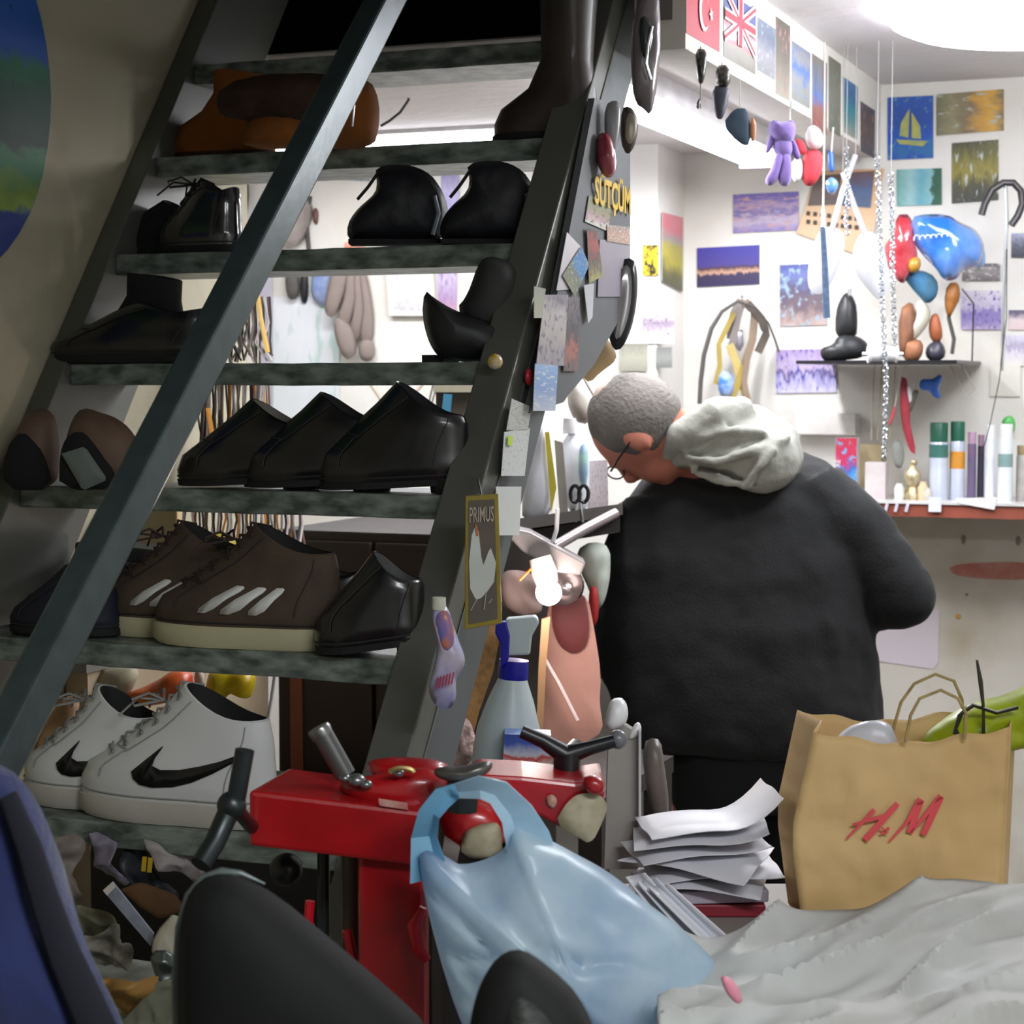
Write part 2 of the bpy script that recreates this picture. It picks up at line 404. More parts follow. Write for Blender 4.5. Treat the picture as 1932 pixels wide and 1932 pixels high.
def make_shoe(name, label, cat, loc, ang, L, kind='oxford', m=None, msole=None, mlace=None, H=1, W=.095, group=None, rx=0, heel=0, toe=1.0, deco=None, mdeco=None, zs=.012, shaft=None, up=0, mlin=None, tilt=0):
    t = thing(name, label, cat, loc, (rx, tilt, ang), group)
    w = W/2
    if kind == 'oxford': r = [(0, 1, .5, 0, 0), (-.01, 1.01, .53, .014, .014), (0, .98, .5, .03, .026), (.005, .8, .43, .045, .047), (.01, .6, .37, .062, .075), (.03, .46, .31, .078, .09)]
    if kind == 'loafer': r = [(0, 1, .5, 0, 0), (-.01, 1.01, .54, .014, .014), (0, .97, .5, .028, .03), (.005, .82, .45, .045, .052), (.01, .6, .40, .058, .085), (.03, .47, .33, .066, .108)]
    if kind == 'sneaker': r = [(0, 1, .5, 0, 0), (-.01, 1.0, .52, .016, .018), (0, .96, .49, .033, .034), (.005, .80, .43, .05, .054), (.01, .60, .37, .066, .086), (.03, .45, .32, .088, .122)]
    if kind == 'ankle': r = [(0, 1, .5, 0, 0), (-.02, 1.0, .54, .02, .02), (-.01, .92, .5, .045, .05), (0, .68, .44, .07, .078), (.03, .56, .40, .1, .11), (.02, .55, .41, .135, .15)]
    if kind == 'boot': r = [(0, 1, .5, 0, 0), (-.01, 1.0, .54, .022, .022), (0, .93, .52, .05, .052), (.02, .66, .44, .085, .09), (.05, .53, .42, .14, .145), (.03, .53, .46, .22, .22), (.0, .54, .5, .30, .30)]
    r = [(a*L, b*L, c*W, zs+zh*H+heel*.9, zs+zf*H+(0 if i < 2 else heel*.4)) for i, (a, b, c, zh, zf) in enumerate(r)]
    S = Shoe(r, W, .014*H if kind in ('oxford', 'sneaker', 'loafer') else 0, toe, up)
    n = len(r)-1; NT = 28; mb = MB(); R = []
    sub = 3
    for q in range(n*sub+1):
        R.append([S.S(q/sub, 2*PI*j/NT) for j in range(NT)])
    top = R[-1]; c = sum(top, V())/NT
    R.append([c+(p-c)*.93+V((0, 0, .001)) for p in top])
    inner = []
    mb.loft(R, (True, False)); upper = mb.build('upper', m, t, world=False)
    mb = MB(); I = [[c+(p-c)*.93 for p in top], [c+(p-c)*.86-V((0, 0, .02)) for p in top], [c+(p-c)*.7-V((0, 0, .04)) for p in top]]
    mb.loft(I, (False, True)); mb.build('lining', mlin or M_lin, t, world=False)
    # sole
    mb = MB(); o = [S.S(0, 2*PI*j/NT) for j in range(NT)]
    cc = sum(o, V())/NT
    def so(k, dz): return [V((cc.x+(p.x-cc.x)*k, (p.y)*k, (p.z if dz is None else dz+s_up(p)))) for p in o]
    def s_up(p): return up*max(0, (p.x/L)-.7)**2*.8
    if heel:
        mb.loft([so(1.0, 0), so(1.03, 0)], (True, False)) if 0 else None
        pts = [[V((p.x, p.y*1.03, max(p.z-.009, 0))) for p in o], [V((cc.x+(p.x-cc.x)*1.02, p.y*1.04, p.z+.001)) for p in o]]
        mb.loft(pts)
        hb = [V((L*.13+L*.125*math.cos(a), W*.36*math.sin(a), 0)) for a in [2*PI*j/16 for j in range(16)]]
        mb.loft([[V((p.x*.95, p.y*.9, 0)) for p in hb], [V((p.x, p.y, zs+heel*.9)) for p in hb]])
    else:
        mb.loft([so(.97, 0), so(1.035, zs*.25), so(1.035, zs), so(1.0, zs+.003)])
    mb.build('sole', msole or M_lin, t, world=False)
    ms = mat('seam_thread', '2a2a2c', .7) if m is not M_wht else mat('seam_pale', '9a9c9c', .7)
    if kind in ('oxford', 'sneaker', 'loafer'):
        mb = MB(); a1 = .95 if kind == 'loafer' else .85
        mb.tube([S.S(1.3+(3.0-1.3)*q/6, a1-.1*q/6, .001) for q in range(7)], .0011, 5)
        mb.tube([S.S(3.0, a1-.1-(2*a1-.2)*q/8, .001) for q in range(9)], .0011, 5)
        mb.tube([S.S(2.9+2.0*q/6, a1-.05+.25*q/6, .001) for q in range(7)], .0011, 5)
        mb.tube([S.S(1.0+3.8*q/6, 2.2+.1*q/6, .001) for q in range(7)], .0011, 5)
        mb.tube([S.S(.35, 2*PI*q/28, .001) for q in range(28)], .0014, 5, closed=True)
        mb.build('seams', ms, upper, world=False)
    if mlace:
        la = mb = MB(); k0, k1 = (2.6, 4.7) if kind != 'ankle' else (2.6, 4.6)
        for q in range(6):
            k = k0+(k1-k0)*q/5; a = .62+.1*q/5
            mb.tube([S.S(k, -a, .002), S.S(k+.06, 0, .005), S.S(k+.1, a, .002)], .0026, 6)
            mb.tube([S.S(k, a, .002), S.S(k+.2, 0, .006), S.S(k+.36, -a, .002)], .0022, 6)
        b = S.S(4.3, 0, .008)
        for sg in (-1, 1):
            mb.tube([b, b+V((.012, sg*.02, .012)), b+V((.03, sg*.035, .004)), b+V((.03, sg*.03, -.006)), b], .002, 5)
            mb.tube([b, b+V((.03, sg*.02, .004)), b+V((.05, sg*.04, -.02))], .0018, 5)
        mb.build('laces', mlace, t, world=False)
    if deco:
        mb = MB()
        for strip in deco:   # list of (theta, k_low, k_high)
            A = []; B = []
            for th, k1, k2 in strip: A.append(S.S(k1, th, .0022)); B.append(S.S(k2, th, .0022))
            vs = A+B; q = len(A)
            mb.add(vs, [(i, i+1, i+1+q, i+q) for i in range(q-1)])
        mb.build('side_stripe' if len(deco) > 1 else 'side_mark', mdeco, upper, world=False, solid=.0015)
    return t, S
def shoe_px(pl, pr, i, dv=.085):
    v = vz(TZ[i])+dv; a, b = PV(pl, 700, v), PV(pr, 700, v); return a.x, b.x, v
def on_tread(name, label, pl, pr, i, dv=.08, flip=False, cat='shoe', yaw=0, **k):
    a, b, v = shoe_px(pl, pr, i, dv); L = (b-a)*1.0
    if flip: loc = (a, v, TZ[i]+.001); ang = yaw
    else: loc = (b, v, TZ[i]+.001); ang = PI+yaw
    return make_shoe(name, label, cat, loc, ang, L, **k)
M_blk = mat('black_leather', '0f0f12', .28, scale=20, var=.3, coat=.35)
M_blkm = mat('black_suede', '121318', .85, scale=30, var=.25, bump=.1)
M_brn = mat('brown_suede', '4a3d31', .8, scale=30, var=.15, bump=.1, bscale=90)
M_wht = mat('white_leather', 'd6d8d8', .42, scale=8, var=.04)
M_tan = mat('tan_suede', '8f5216', .9, scale=18, col2='7d4716', bump=.15)
M_choc = mat('chocolate_suede', '3a2418', .9, scale=18, var=.3, bump=.2)
M_dkb = mat('dark_brown_leather', '2b211d', .45, scale=14, var=.25, coat=.2)
M_crm = mat('cream_rubber', 'b9b592', .6, scale=10, var=.06)
M_wsole = mat('dirty_white_rubber', 'b5b1a8', .6, scale=10, var=.08)
M_glace = mat('grey_lace', '8c8d89', .8, scale=40, var=.2)
M_blace = mat('black_lace', '08080a', .7)
M_navy = mat('navy_dark', '14182a', .7, scale=10, var=.3)
# tread 6: white sneakers
sw = []
def swoosh():
    # theta from heel(PI) to toe(0) on the visible side; a hook that swells near the toe end
    out = []
    pts = [(2.5, 3.6, 3.72), (2.25, 2.9, 3.35), (2.05, 2.2, 3.0), (1.85, 1.55, 2.65), (1.68, 1.15, 2.35), (1.52, 1.02, 2.25), (1.4, 1.15, 2.45), (1.32, 1.5, 2.9), (1.27, 2.0, 3.3), (1.25, 2.7, 3.4)]
    return [[(a, b, c) for a, b, c in pts]]
on_tread('sneaker', 'white sneaker with black hook mark, rearmost of the bottom tread pair', 40, 300, 6, .09, kind='sneaker', m=M_wht, msole=M_wsole, mlace=M_glace, H=1.22, W=.105, zs=.028, deco=swoosh(), mdeco=M_blk, group='white sneakers on the lowest visible tread')
on_tread('sneaker', 'large white sneaker with curved black mark on its side, nearest the red machine', 148, 512, 6, .055, kind='sneaker', m=M_wht, msole=M_wsole, mlace=M_glace, H=1.36, W=.11, zs=.03, deco=swoosh(), mdeco=M_blk, group='white sneakers on the lowest visible tread')
# tread 5: brown striped sneakers, black shoes, dark shoes behind the rail
def stripes():
    return [[(1.28+q*.27+.0, 1.0, 1.25), (1.28+q*.27+.13, 1.0, 1.25)] for q in range(0)] or \
        [[(1.15+q*.25, .95, 1.0), (1.27+q*.25, .9, 1.3)] for q in range(0)] or \
        [[(th0+.02, 1.1, 1.8), (th0+.16, 1.0, 1.9)] for th0 in ()] or \
        [[(a+q*.22+.10*j, 1.1+.62*j, 1.1+.62*j+.6) for j in (0, .34)] for q in range(0) for a in (1,)] or [
        [(1.22+.24*q+.0, 1.0, 1.35), (1.30+.24*q, 1.0, 2.2), (1.38+.24*q, 1.35, 3.1), (1.46+.24*q, 2.2, 3.1), (1.5+.24*q, 2.7, 3.0)] for q in range(3)]
M_wst = mat('white_stripe', 'dcdedb', .6)
for k in dict(a=0):
    on_tread('sneaker', 'brown suede sneaker with white stripes behind its twin', 186, 480, 5, .12, kind='sneaker', m=M_brn, msole=M_crm, mlace=mat('brown_lace', '3a2a26', .8), H=1.22, W=.1, zs=.028, deco=stripes(), mdeco=M_wst, group='brown striped sneakers', yaw=.06)
    on_tread('sneaker', 'brown suede sneaker with three white side stripes and cream sole, in front', 300, 640, 5, .055, kind='sneaker', m=M_brn, msole=M_crm, mlace=MATS['brown_lace'], H=1.25, W=.105, zs=.03, deco=stripes(), mdeco=M_wst, group='brown striped sneakers', yaw=.04)
on_tread('shoe', 'black leather shoe beside the brown striped sneakers', 508, 700, 5, .1, kind='oxford', m=M_blk, H=1.15, W=.095, heel=.02, yaw=.25, mlin=M_blkm)
on_tread('shoe', 'black leather shoe at the near end of the striped sneakers tread', 610, 800, 5, .045, kind='loafer', m=M_blk, H=1.2, W=.1, heel=.02, yaw=.2, mlin=mat('grey_lining', '4a4b4d', .7))
on_tread('shoe', 'dark blue shoe half hidden behind the handrail', 20, 215, 5, .06, kind='loafer', m=M_navy, H=.9, W=.1)
on_tread('shoe', 'dark shoe lying behind the handrail beside the brown sneakers', 120, 330, 5, .12, kind='oxford', m=M_blk, H=1.1, W=.09)
# tread 4: black leather shoes and two heels-up boots
on_tread('shoe', 'black leather shoe with grey insole, leftmost of the row of three', 352, 600, 4, .06, kind='loafer', m=M_blk, H=1.15, W=.09, heel=.012, toe=1.1, mlin=mat('insole_grey', '6f6a63', .6), yaw=.12)
on_tread('shoe', 'black loafer in the middle of the row of three', 474, 735, 4, .055, kind='loafer', m=M_blk, H=1.25, W=.095, heel=.012, toe=1.1, yaw=.1)
on_tread('shoe', 'black loafer at the near stringer end of the row of three', 612, 885, 4, .05, kind='loafer', m=M_blk, H=1.4, W=.095, heel=.012, toe=1.1, yaw=.1, mlin=M_blkm)
def standing_boot(label, px, sole_px, D, mcol):
    t = thing('boot', label, 'boot', P(px[0][0], 925, D+.03), group='brown boots standing on their toes')
    MB().puff(px, D+.02, .035, .04, n=36).build('upper', mcol, t)
    MB().puff(sole_px[0], D-.012, .012, .01, n=24).build('sole', M_blkm, t)
    if len(sole_px) > 1: MB().puff(sole_px[1], D-.028, .006, .006, n=24, smooth=0).build('heel_patch', mat('grey_rubber', '717a76', .6), t)
M_bb = mat('brown_boot_leather', '6b5444', .6, scale=10, var=.2)
Dt4 = 3.02
standing_boot('brown boot standing on its toe, light grey patch on the heel', [(118, 925), (118, 850), (138, 785), (160, 770), (190, 782), (215, 788), (245, 810), (270, 850), (265, 920)], [[(112, 925), (112, 850), (130, 815), (160, 815), (195, 860), (222, 920)], [(116, 856), (160, 842), (203, 905), (156, 926)]], 2.98, M_bb)
standing_boot('brown boot with dark sole against the wall, beyond the patched one', [(8, 925), (20, 840), (50, 780), (85, 770), (105, 790), (112, 850), (105, 925)], [[(5, 925), (12, 850), (40, 818), (75, 850), (98, 925)]], 3.04, M_bb)
# tread 3
on_tread('shoe', 'glossy dark slip-on shoe below the tall black one', 118, 400, 3, .05, kind='oxford', m=M_blk, H=1.0, W=.095, yaw=.1)
on_tread('ankle_boot', 'black ankle boot behind the glossy slip-on shoe', 170, 345, 3, .1, kind='ankle', m=M_blkm, H=.95, W=.09, cat='boot')
# heeled ankle boot with raised toe
a, b, v = shoe_px(798, 975, 3, .06)
t = thing('heeled_boot', 'black ankle boot with upturned pointed toe and slouched shaft', 'boot', (a, v, TZ[3]))
MB().puff([(802, 550), (820, 566), (860, 590), (900, 600), (960, 625), (965, 682), (838, 683), (812, 655), (797, 600)], 3.0, .045, .045, n=40).build('foot', mat('boot_black', '17191b', .5, scale=10, var=.2), t)
MB().puff([(866, 582), (885, 560), (905, 500), (918, 484), (960, 492), (978, 520), (975, 600), (960, 640), (890, 640)], 3.03, .035, .04, n=36).build('shaft', mat('boot_shaft', '2a2c2b', .7, scale=10, var=.2), t)
MB().span((a+.012, v-.03, TZ[3]), (a+.05, v+.03, TZ[3]+.012)).build('sole', M_lin, t)
# tread 2: pair of black high tops, glossy lace-ups at left
def hightop(label, l, r, top, dv):
    a, b, v = shoe_px(l, r, 2, dv); t = thing('ankle_boot', label, 'boot', (b, v, TZ[2]+.001), group='black ankle boots side by side')
    D = (V((a, v, 0)).dot(FW)+V((b, v, 0)).dot(FW))/2; w = r-l
    f = lambda x, y: (l+x*w, top+y*(458-top))
    MB().puff([f(0, .85), f(.03, .7), f(.12, .55), f(.28, .38), f(.30, .2), f(.26, .06), f(.45, 0), f(.66, .02), f(.82, .12), f(.93, .32), f(1, .55), f(.98, .8), f(.93, 1), f(.02, 1)], D, .045, .045, wr=.008, wf=30, n=44, seed=l).build('upper', mat('black_nubuck', '14161d', .6, scale=14, var=.3, bump=.3, bscale=40), t)
    MB().tube([P(*f(.30, .12), D-.02), P(*f(.2, .3), D-.03), P(*f(.1, .45), D-.03)], .0028, 6).build('pull_tab', M_blace, t)
    MB().tube([P(*f(.86, .4), D-.045), P(*f(.9, .62), D-.04), P(*f(.84, .9), D-.045)], .004, 6).build('seam', mat('seam_grey', '4b5462', .4), t)
    MB().prism([P(*f(.01, .95), D-.03), P(*f(.95, .95), D-.03), P(*f(.95, 1.01), D-.03), P(*f(.01, 1.01), D-.03)], FW, .07).build('sole', M_lin, t)
hightop('black ankle boot with loose pull tab, left of the pair', 655, 846, 310, .08)
hightop('black ankle boot beside the near stringer, right of the pair', 830, 1020, 303, .075)
on_tread('shoe', 'glossy black lace-up shoe on the second tread', 300, 455, 2, .06, kind='oxford', m=mat('patent_black', '1c1d22', .12, coat=.8), mlace=M_blace, H=1.3, W=.095, yaw=-.1)
on_tread('shoe', 'dull black shoe in the shade behind the glossy lace-up', 215, 400, 2, .11, kind='oxford', m=M_blkm, H=1.0, W=.09)
# tread 1: suede boots and a tall dark boot
on_tread('boot', 'tan suede boot with shaggy brown shaft, toe by the wall', 330, 520, 1, .1, kind='ankle', m=M_tan, H=1.0, W=.1, cat='boot', msole=M_choc, mlin=M_choc)
t = thing('boot', 'tan and brown suede boot behind the handrail, shaft leaning left', 'boot', PV(600, 280, vz(TZ[1])+.06))
MB().puff([(462, 282), (458, 245), (480, 215), (540, 205), (590, 215), (600, 280)], 3.3, .05, .05, n=36).build('toe', M_tan, t)
MB().puff([(660, 150), (700, 150), (716, 190), (716, 240), (705, 281), (600, 281), (585, 230), (600, 170)], 3.3, .05, .05, n=36).build('heel', M_tan, t)
MB().puff([(420, 160), (500, 138), (600, 138), (655, 145), (670, 180), (640, 235), (560, 235), (430, 225), (408, 200)], 3.28, .05, .06, n=44, wr=.012, wf=60).build('shaft', M_choc, t)
MB().tube([P(662, 155, 3.22), P(668, 200, 3.21), P(664, 238, 3.22)], .002, 6).build('zip', mat('zip_steel', 'b8b8b0', .3, .8), t)
on_tread('boot', 'tall dark brown boot standing against the near stringer', 935, 1125, 1, .07, kind='boot', m=M_dkb, H=.86, W=.105, cat='boot', heel=0, mlin=M_dkb)
# ------------------------------------------------------------------ lamps under the loft
M_tube = mat('tube_glow', 'f4f4ff', emit=14); M_enam = mat('white_enamel', 'e6e6e8', .35)
for k, (x0, x1, z, lab) in enumerate(((-1.235, -1.165, 2.07, 'fluorescent batten lamp under the loft, right above the workbench corner'),)):
    t = thing('fluorescent_lamp', lab, 'lamp', (-1.2, 3.95, 2.07))
    MB().span((-1.25, 3.3, 2.055), (-1.15, 4.6, 2.1)).build('housing', M_enam, t, smooth=False)
    for u in (-1.225, -1.175):
        MB().tube([(u, 3.33, 2.035), (u, 4.57, 2.035)], .013, 10).build('tube', M_tube, t)
    for v in (3.31, 4.59): MB().span((-1.25, v-.012, 2.02), (-1.15, v+.012, 2.058)).build('end_cap', M_enam, t, smooth=False)
t = thing('fluorescent_lamp', 'fluorescent lamp across the loft ceiling, seen through the stairs', 'lamp', (-2.0, 4.2, 2.1))
MB().span((-2.45, 4.17, 2.09), (-1.55, 4.23, 2.1)).build('housing', M_enam, t, smooth=False)
MB().tube([(-2.44, 4.2, 2.078), (-1.56, 4.2, 2.078)], .012, 10).build('tube', M_tube, t)
# globe on the ceiling in the upper right corner
c = PZ(1975, 5, 2.25)
t = thing('ceiling_lamp', 'round glowing ceiling lamp in the upper right corner', 'lamp', (c.x, c.y, 2.25))
MB().lathe([(.11, 0), (.12, -.02), (.1, -.025)], (c.x, c.y, 2.25), n=28).build('base', M_enam, t)
MB().lathe([(.105, -.02), (.2, -.035), (.225, -.055), (.2, -.08), (.1, -.1), (.02, -.105)], (0, 0, 0), n=32).warp(lambda p: V((c.x+p.x*1.35, c.y+p.y*1.35, 2.25+p.z*.6))).build('diffuser', mat('globe_glow', 'f2f4ff', emit=13), t)

# ------------------------------------------------------------------ pictures on the back wall
VB = 4.889
def post(name, label, r, m, v=VB, tilt=0, cat='postcard', **k):
    return card(name, label, cat, rectV(*r, v, tilt), m, **k)
G = 'postcards on the back wall'
post('postcard', 'purple postcard of a town on a hillside, above the blue night postcard', (1383, 367, 1507, 440), pic([(0, '7a6fa8'), (.3, 'b0a2b8'), (.5, '6a5f96'), (.7, 'a08aa6'), (.85, '6f63a4'), (1, '6a5fa6')], .3, (4, 7), 1, 'b9908f'), tilt=-6, group=G)
post('postcard', 'blue night postcard with a row of lit buildings along the water', (1315, 468, 1433, 542), pic([(0, '2f2a55'), (.28, '3a3050'), (.34, 'c79f86'), (.46, '4a3040'), (.52, '4a3f8a'), (1, '3f3c9a')], .12, (14, 1.2), 2), tilt=-6, group=G)
post('postcard', 'postcard of a brown rocky coast under a blue sky, beside the white plastic bags', (1471, 500, 1560, 616), pic([(0, 'b29a92'), (.3, '6b5a62'), (.6, '57506b'), (.8, '6470a8'), (1, '4b5597')], .3, (3, 3), 3, '8fa9b8', .6), tilt=-3, group=G)
post('postcard', 'white and violet postcard with a deep blue figure, above the coat hood', (1464, 660, 1578, 742), pic([(0, 'cfcbe2'), (.3, 'a5a0cf'), (.45, '574f86'), (.6, 'b7a9c9'), (1, '9f8cb2')], .4, (9, 2), 4, '3c3aa8', .66), tilt=-2, group=G)
o = post('ship_picture', 'deep blue picture of a yellow sailing ship under the ceiling', (1675, 184, 1761, 302), pic([(0, '1f4aa8'), (.15, '2a6aa0'), (.3, '1f55b5'), (.6, '244a98'), (1, '2c55a6')], .3, (3, 3), 5, '5c8aa0', .64), tilt=-4, cat='picture')
my = mat('sail_yellow', 'b3ad58', .6, col2='93a06a', scale=60)
mb = MB()
for q in ([(1716, 205), (1700, 232), (1697, 256), (1714, 260)], [(1720, 212), (1736, 238), (1738, 262), (1720, 261)], [(1690, 263), (1750, 266), (1742, 276), (1697, 272)]):
    mb.prism([PV(a, b, VB-.001) for a, b in q], (0, -1, 0), .0008)
mb.build('painted_ship', my, o, smooth=False)
post('postcard', 'landscape postcard with an orange sunset right of the blue ship picture', (1767, 178, 1894, 256), pic([(0, '6e6f55'), (.25, '8b8462'), (.45, '7a6a50'), (.62, 'b98d3e'), (.8, 'c89a3c'), (1, '7d6a48')], .25, (2.2, 4), 6, 'a7ada0', .64, ax=0), tilt=-10, group=G)
post('postcard', 'tall dark yellow postcard of a waterfall under the sunset one', (1796, 270, 1884, 384), pic([(0, '3a3d33'), (.3, '4c4c35'), (.5, '8d8236'), (.8, '6b6834'), (1, '4a4a38')], .35, (6, 2), 7, 'b4c0bd', .66), tilt=-7, group=G)
post('postcard', 'turquoise postcard of falling water with dark green edge', (1692, 320, 1777, 389), pic([(0, '5f9a94'), (.3, '8fb8ba'), (.55, '5f9fae'), (.75, '7fb0b5'), (.82, '24523f'), (1, '2a5c48')], .15, (5, 3), 8, ax=0), tilt=-3, group=G)
post('postcard', 'grey postcard tucked behind the balloons', (1815, 497, 1887, 530), pic([(0, '6a6266'), (.5, '8a8583'), (1, '5a5560')], .3, (3, 2), 9, 'bfb9b3', .6), group=G)
post('postcard', 'pale lilac postcard with purple lines right of the leather shoes', (1813, 548, 1889, 622), pic([(0, 'b1a3be'), (.2, '8a7fb2'), (.45, '8578ae'), (.6, 'b9b2c8'), (1, 'cac5cf')], .3, (6, 3), 10, '5f4e9c', .62), group=G)
post('postcard', 'pink and white postcard cut by the right frame edge, above the lower white one', (1903, 585, 1945, 622), pic([(0, 'd4bfbf'), (.5, 'd6c6c8'), (.8, '6a6478'), (1, '5e5a70')], .2, (3, 3), 11), group=G)
post('postcard', 'white postcard with small orange mark cut by the right frame edge', (1897, 632, 1945, 690), pic([(0, 'd9d6cf'), (.4, 'cfcad4'), (.6, 'a9a2bd'), (1, 'd2cfda')], .4, (5, 3), 12, 'c98455', .7), group=G)
post('postcard', 'black and white postcard at the right edge below the umbrella handle', (1908, 440, 1945, 486), pic([(0, '3b3c48'), (.5, '5c5d6b'), (1, '9a9cb4')], .4, (4, 4), 13), group=G)
post('paper_sheet', 'pale taped paper sheet beside the hanging steel wire', (1868, 690, 1925, 748), pic([(0, 'cfccc0'), (1, 'd5d3c8')], .5, (2, 2), 14), cat='paper')
# the old calendar, tilted, behind the white spoons
cal = card('wall_calendar', 'tilted peach wall calendar with dark photos behind the white shoe horns', 'calendar', [PV(1543, 322, VB-.004), PV(1668, 318, VB-.004), PV(1640, 488, VB-.004), PV(1502, 440, VB-.004)], pic([(0, 'd0ab86'), (.3, 'd2b08c'), (1, 'caa47e')], .3, (2, 2), 15))
for lab, q, c in (('left_photo', [(1538, 332), (1588, 328), (1580, 386), (1524, 388)], [(0, '4a3d3a'), (.5, '6f6058'), (1, '5a4a44')]), ('right_photo', [(1594, 326), (1650, 322), (1642, 392), (1586, 388)], [(0, '3c5373'), (.5, '4c6088'), (1, '6a4c40')])):
    card('photo', '', '', [PV(a, b, VB-.007) for a, b in q], pic(c, .3, (3, 4), 16+len(lab)), .0008, parent=cal)
mb = MB(); random.seed(4)
for row in range(2):
    for k in range(8):
        x = 1522+k*13; y = 398+row*16+k*1.5; mb.prism([PV(a, b, VB-.0065) for a, b in ((x, y), (x+7, y+1), (x+6, y+9), (x-1, y+8))], (0, -1, 0), .0006)
mb.build('date_print', mat('print_ink', '4b4038', .7), cal, smooth=False)
# pillar and return wall
post('polaroid_photo', 'white framed instant photo on the white pillar', (1213, 552, 1272, 648), pic([(0, 'e2dfe6'), (.17, 'dfdce4'), (.22, 'b9aebb'), (.4, '8f8292'), (.6, 'c8c2cf'), (.9, 'd8d4df'), (1, 'e2dfe6')], .18, (6, 6), 20, '5a3448', .66), v=4.655, cat='photo')
post('sticker', 'small yellow and black sticker on the white pillar', (1213, 462, 1242, 520), pic([(0, 'c7ad22'), (.5, 'd8bf2e'), (1, 'c2a824')], .5, (2, 2), 21, '26241c', .56), v=4.655, cat='sticker')
post('notice', 'dim grey printed notice low on the white pillar, behind the head', (1168, 648, 1222, 700), pic([(0, '8f8e80'), (.5, 'a3a294'), (1, '86867a')], .3, (9, 3), 22), v=4.65, cat='paper')
post('notice', 'dark grey printed slip right of the dim notice', (1238, 655, 1268, 694), pic([(0, '6e706d'), (.5, '8b8d89'), (1, '777976')], .3, (9, 3), 23), v=4.652, cat='paper')
u0 = -1.4835
card('greeting_card', 'narrow red and yellow card on the side of the white pillar', 'card', [V((-1.478, 4.68, PV(1257, 400, 4.68).z)), V((-1.478, 4.86, PV(1257, 400, 4.68).z+.0)), V((-1.478, 4.86, PV(1257, 545, 4.68).z)), V((-1.478, 4.68, PV(1257, 530, 4.68).z))], pic([(0, '4d4f3c'), (.2, '6a6840'), (.35, 'b3ab3e'), (.55, 'a9a04a'), (.65, '9a8f90'), (.8, 'c7707a'), (1, 'cf8088')], .2, (2, 2), 24))
# postcards along the beam, turned towards the ceiling lamp
UB = -.9665
def beam(name, label, pl, pr, yt, yb, m, cat='postcard', tr=0, br=0, **k):
    a, b = PU(pl, yt, UB), PU(pl, yb, UB); v1 = PU(pr, 300, UB).y
    return card(name, label, cat, [a, V((UB, v1, a.z+tr)), V((UB, v1, b.z+br)), b], m, **k)
GB = 'postcards along the loft beam'
fl = beam('flag', 'red flag with white crescent and star hanging on the loft beam', 1295, 1356, -48, 62, mat('flag_red', 'c0404e', .6, scale=6, var=.12), cat='flag')
def onb(px, py, off=.0016): p = PU(px, py, UB+off); return p
mb = MB()
c0 = onb(1328, 20); n = 20; R1 = .036
cy, cz = c0.y, c0.z
A_ = []; B_ = []
for j in range(29):
    a = .5+(2*PI-1.0)*j/28
    A_.append(V((UB+.002, cy+.85*R1*math.cos(a), cz+R1*math.sin(a)))); B_.append(V((UB+.002, cy+.008+.7*R1*math.cos(a)*.98, cz+.78*R1*math.sin(a))))
B_[0] = A_[0]; B_[-1] = A_[-1]
mb.add(A_+B_+[p+V((.0006, 0, 0)) for p in A_+B_], [(j, j+1, j+30, j+29) for j in range(28)]+[(j+58, j+87, j+88, j+59) for j in range(28)])
star = []
for j in range(10):
    r = .014 if j % 2 == 0 else .006; a = PI+j*PI/5; star.append(V((UB+.002, cy+.045+r*math.cos(a), cz+r*math.sin(a))))
mb.prism(star, (1, 0, 0), .0006)
mb.build('crescent_and_star', mat('flag_white', 'd9cfd2', .6), fl, smooth=False)
gb = beam('flag', 'poster of a red, white and blue cross flag on the loft beam', 1366, 1424, -22, 106, pic([(0, '6d6a60'), (.22, '86837a'), (.3, 'c07078'), (.4, 'c9c0c6'), (.55, 'a85a68'), (.75, '4a558c'), (1, '4b5c9c')], .1, (3, 3), 25), cat='flag')
ya, zb = PU(1366, 0, UB).y, PU(1366, 70, UB).z; yb_, zt = PU(1424, 0, UB).y, PU(1366, -22, UB).z
mb = MB(); mr2 = MB()
def bar(m, a, b, w_, o):
    a = V(a); b = V(b); t = (b-a).normalized(); s_ = V((0, -t.z, t.y))*w_; m.prism([V((UB+o, p[1], p[2])) for p in (a-s_, b-s_, b+s_, a+s_)], (1, 0, 0), .0004)
bar(mb, (0, ya, zb), (0, yb_, zt), .009, .0018); bar(mb, (0, ya, zt), (0, yb_, zb), .009, .0019); bar(mb, (0, (ya+yb_)/2, zb), (0, (ya+yb_)/2, zt), .018, .002); bar(mb, (0, ya, (zb+zt)/2), (0, yb_, (zb+zt)/2), .011, .0021)
mb.build('white_cross', MATS['flag_white'], gb, smooth=False)
bar(mr2, (0, ya, zb), (0, yb_, zt), .003, .0023); bar(mr2, (0, ya, zt), (0, yb_, zb), .003, .0024); bar(mr2, (0, (ya+yb_)/2, zb), (0, (ya+yb_)/2, zt), .011, .0025); bar(mr2, (0, ya, (zb+zt)/2), (0, yb_, (zb+zt)/2), .006, .0026)
mr2.build('red_cross', mat('cross_red', 'b03448', .6), gb, smooth=False)
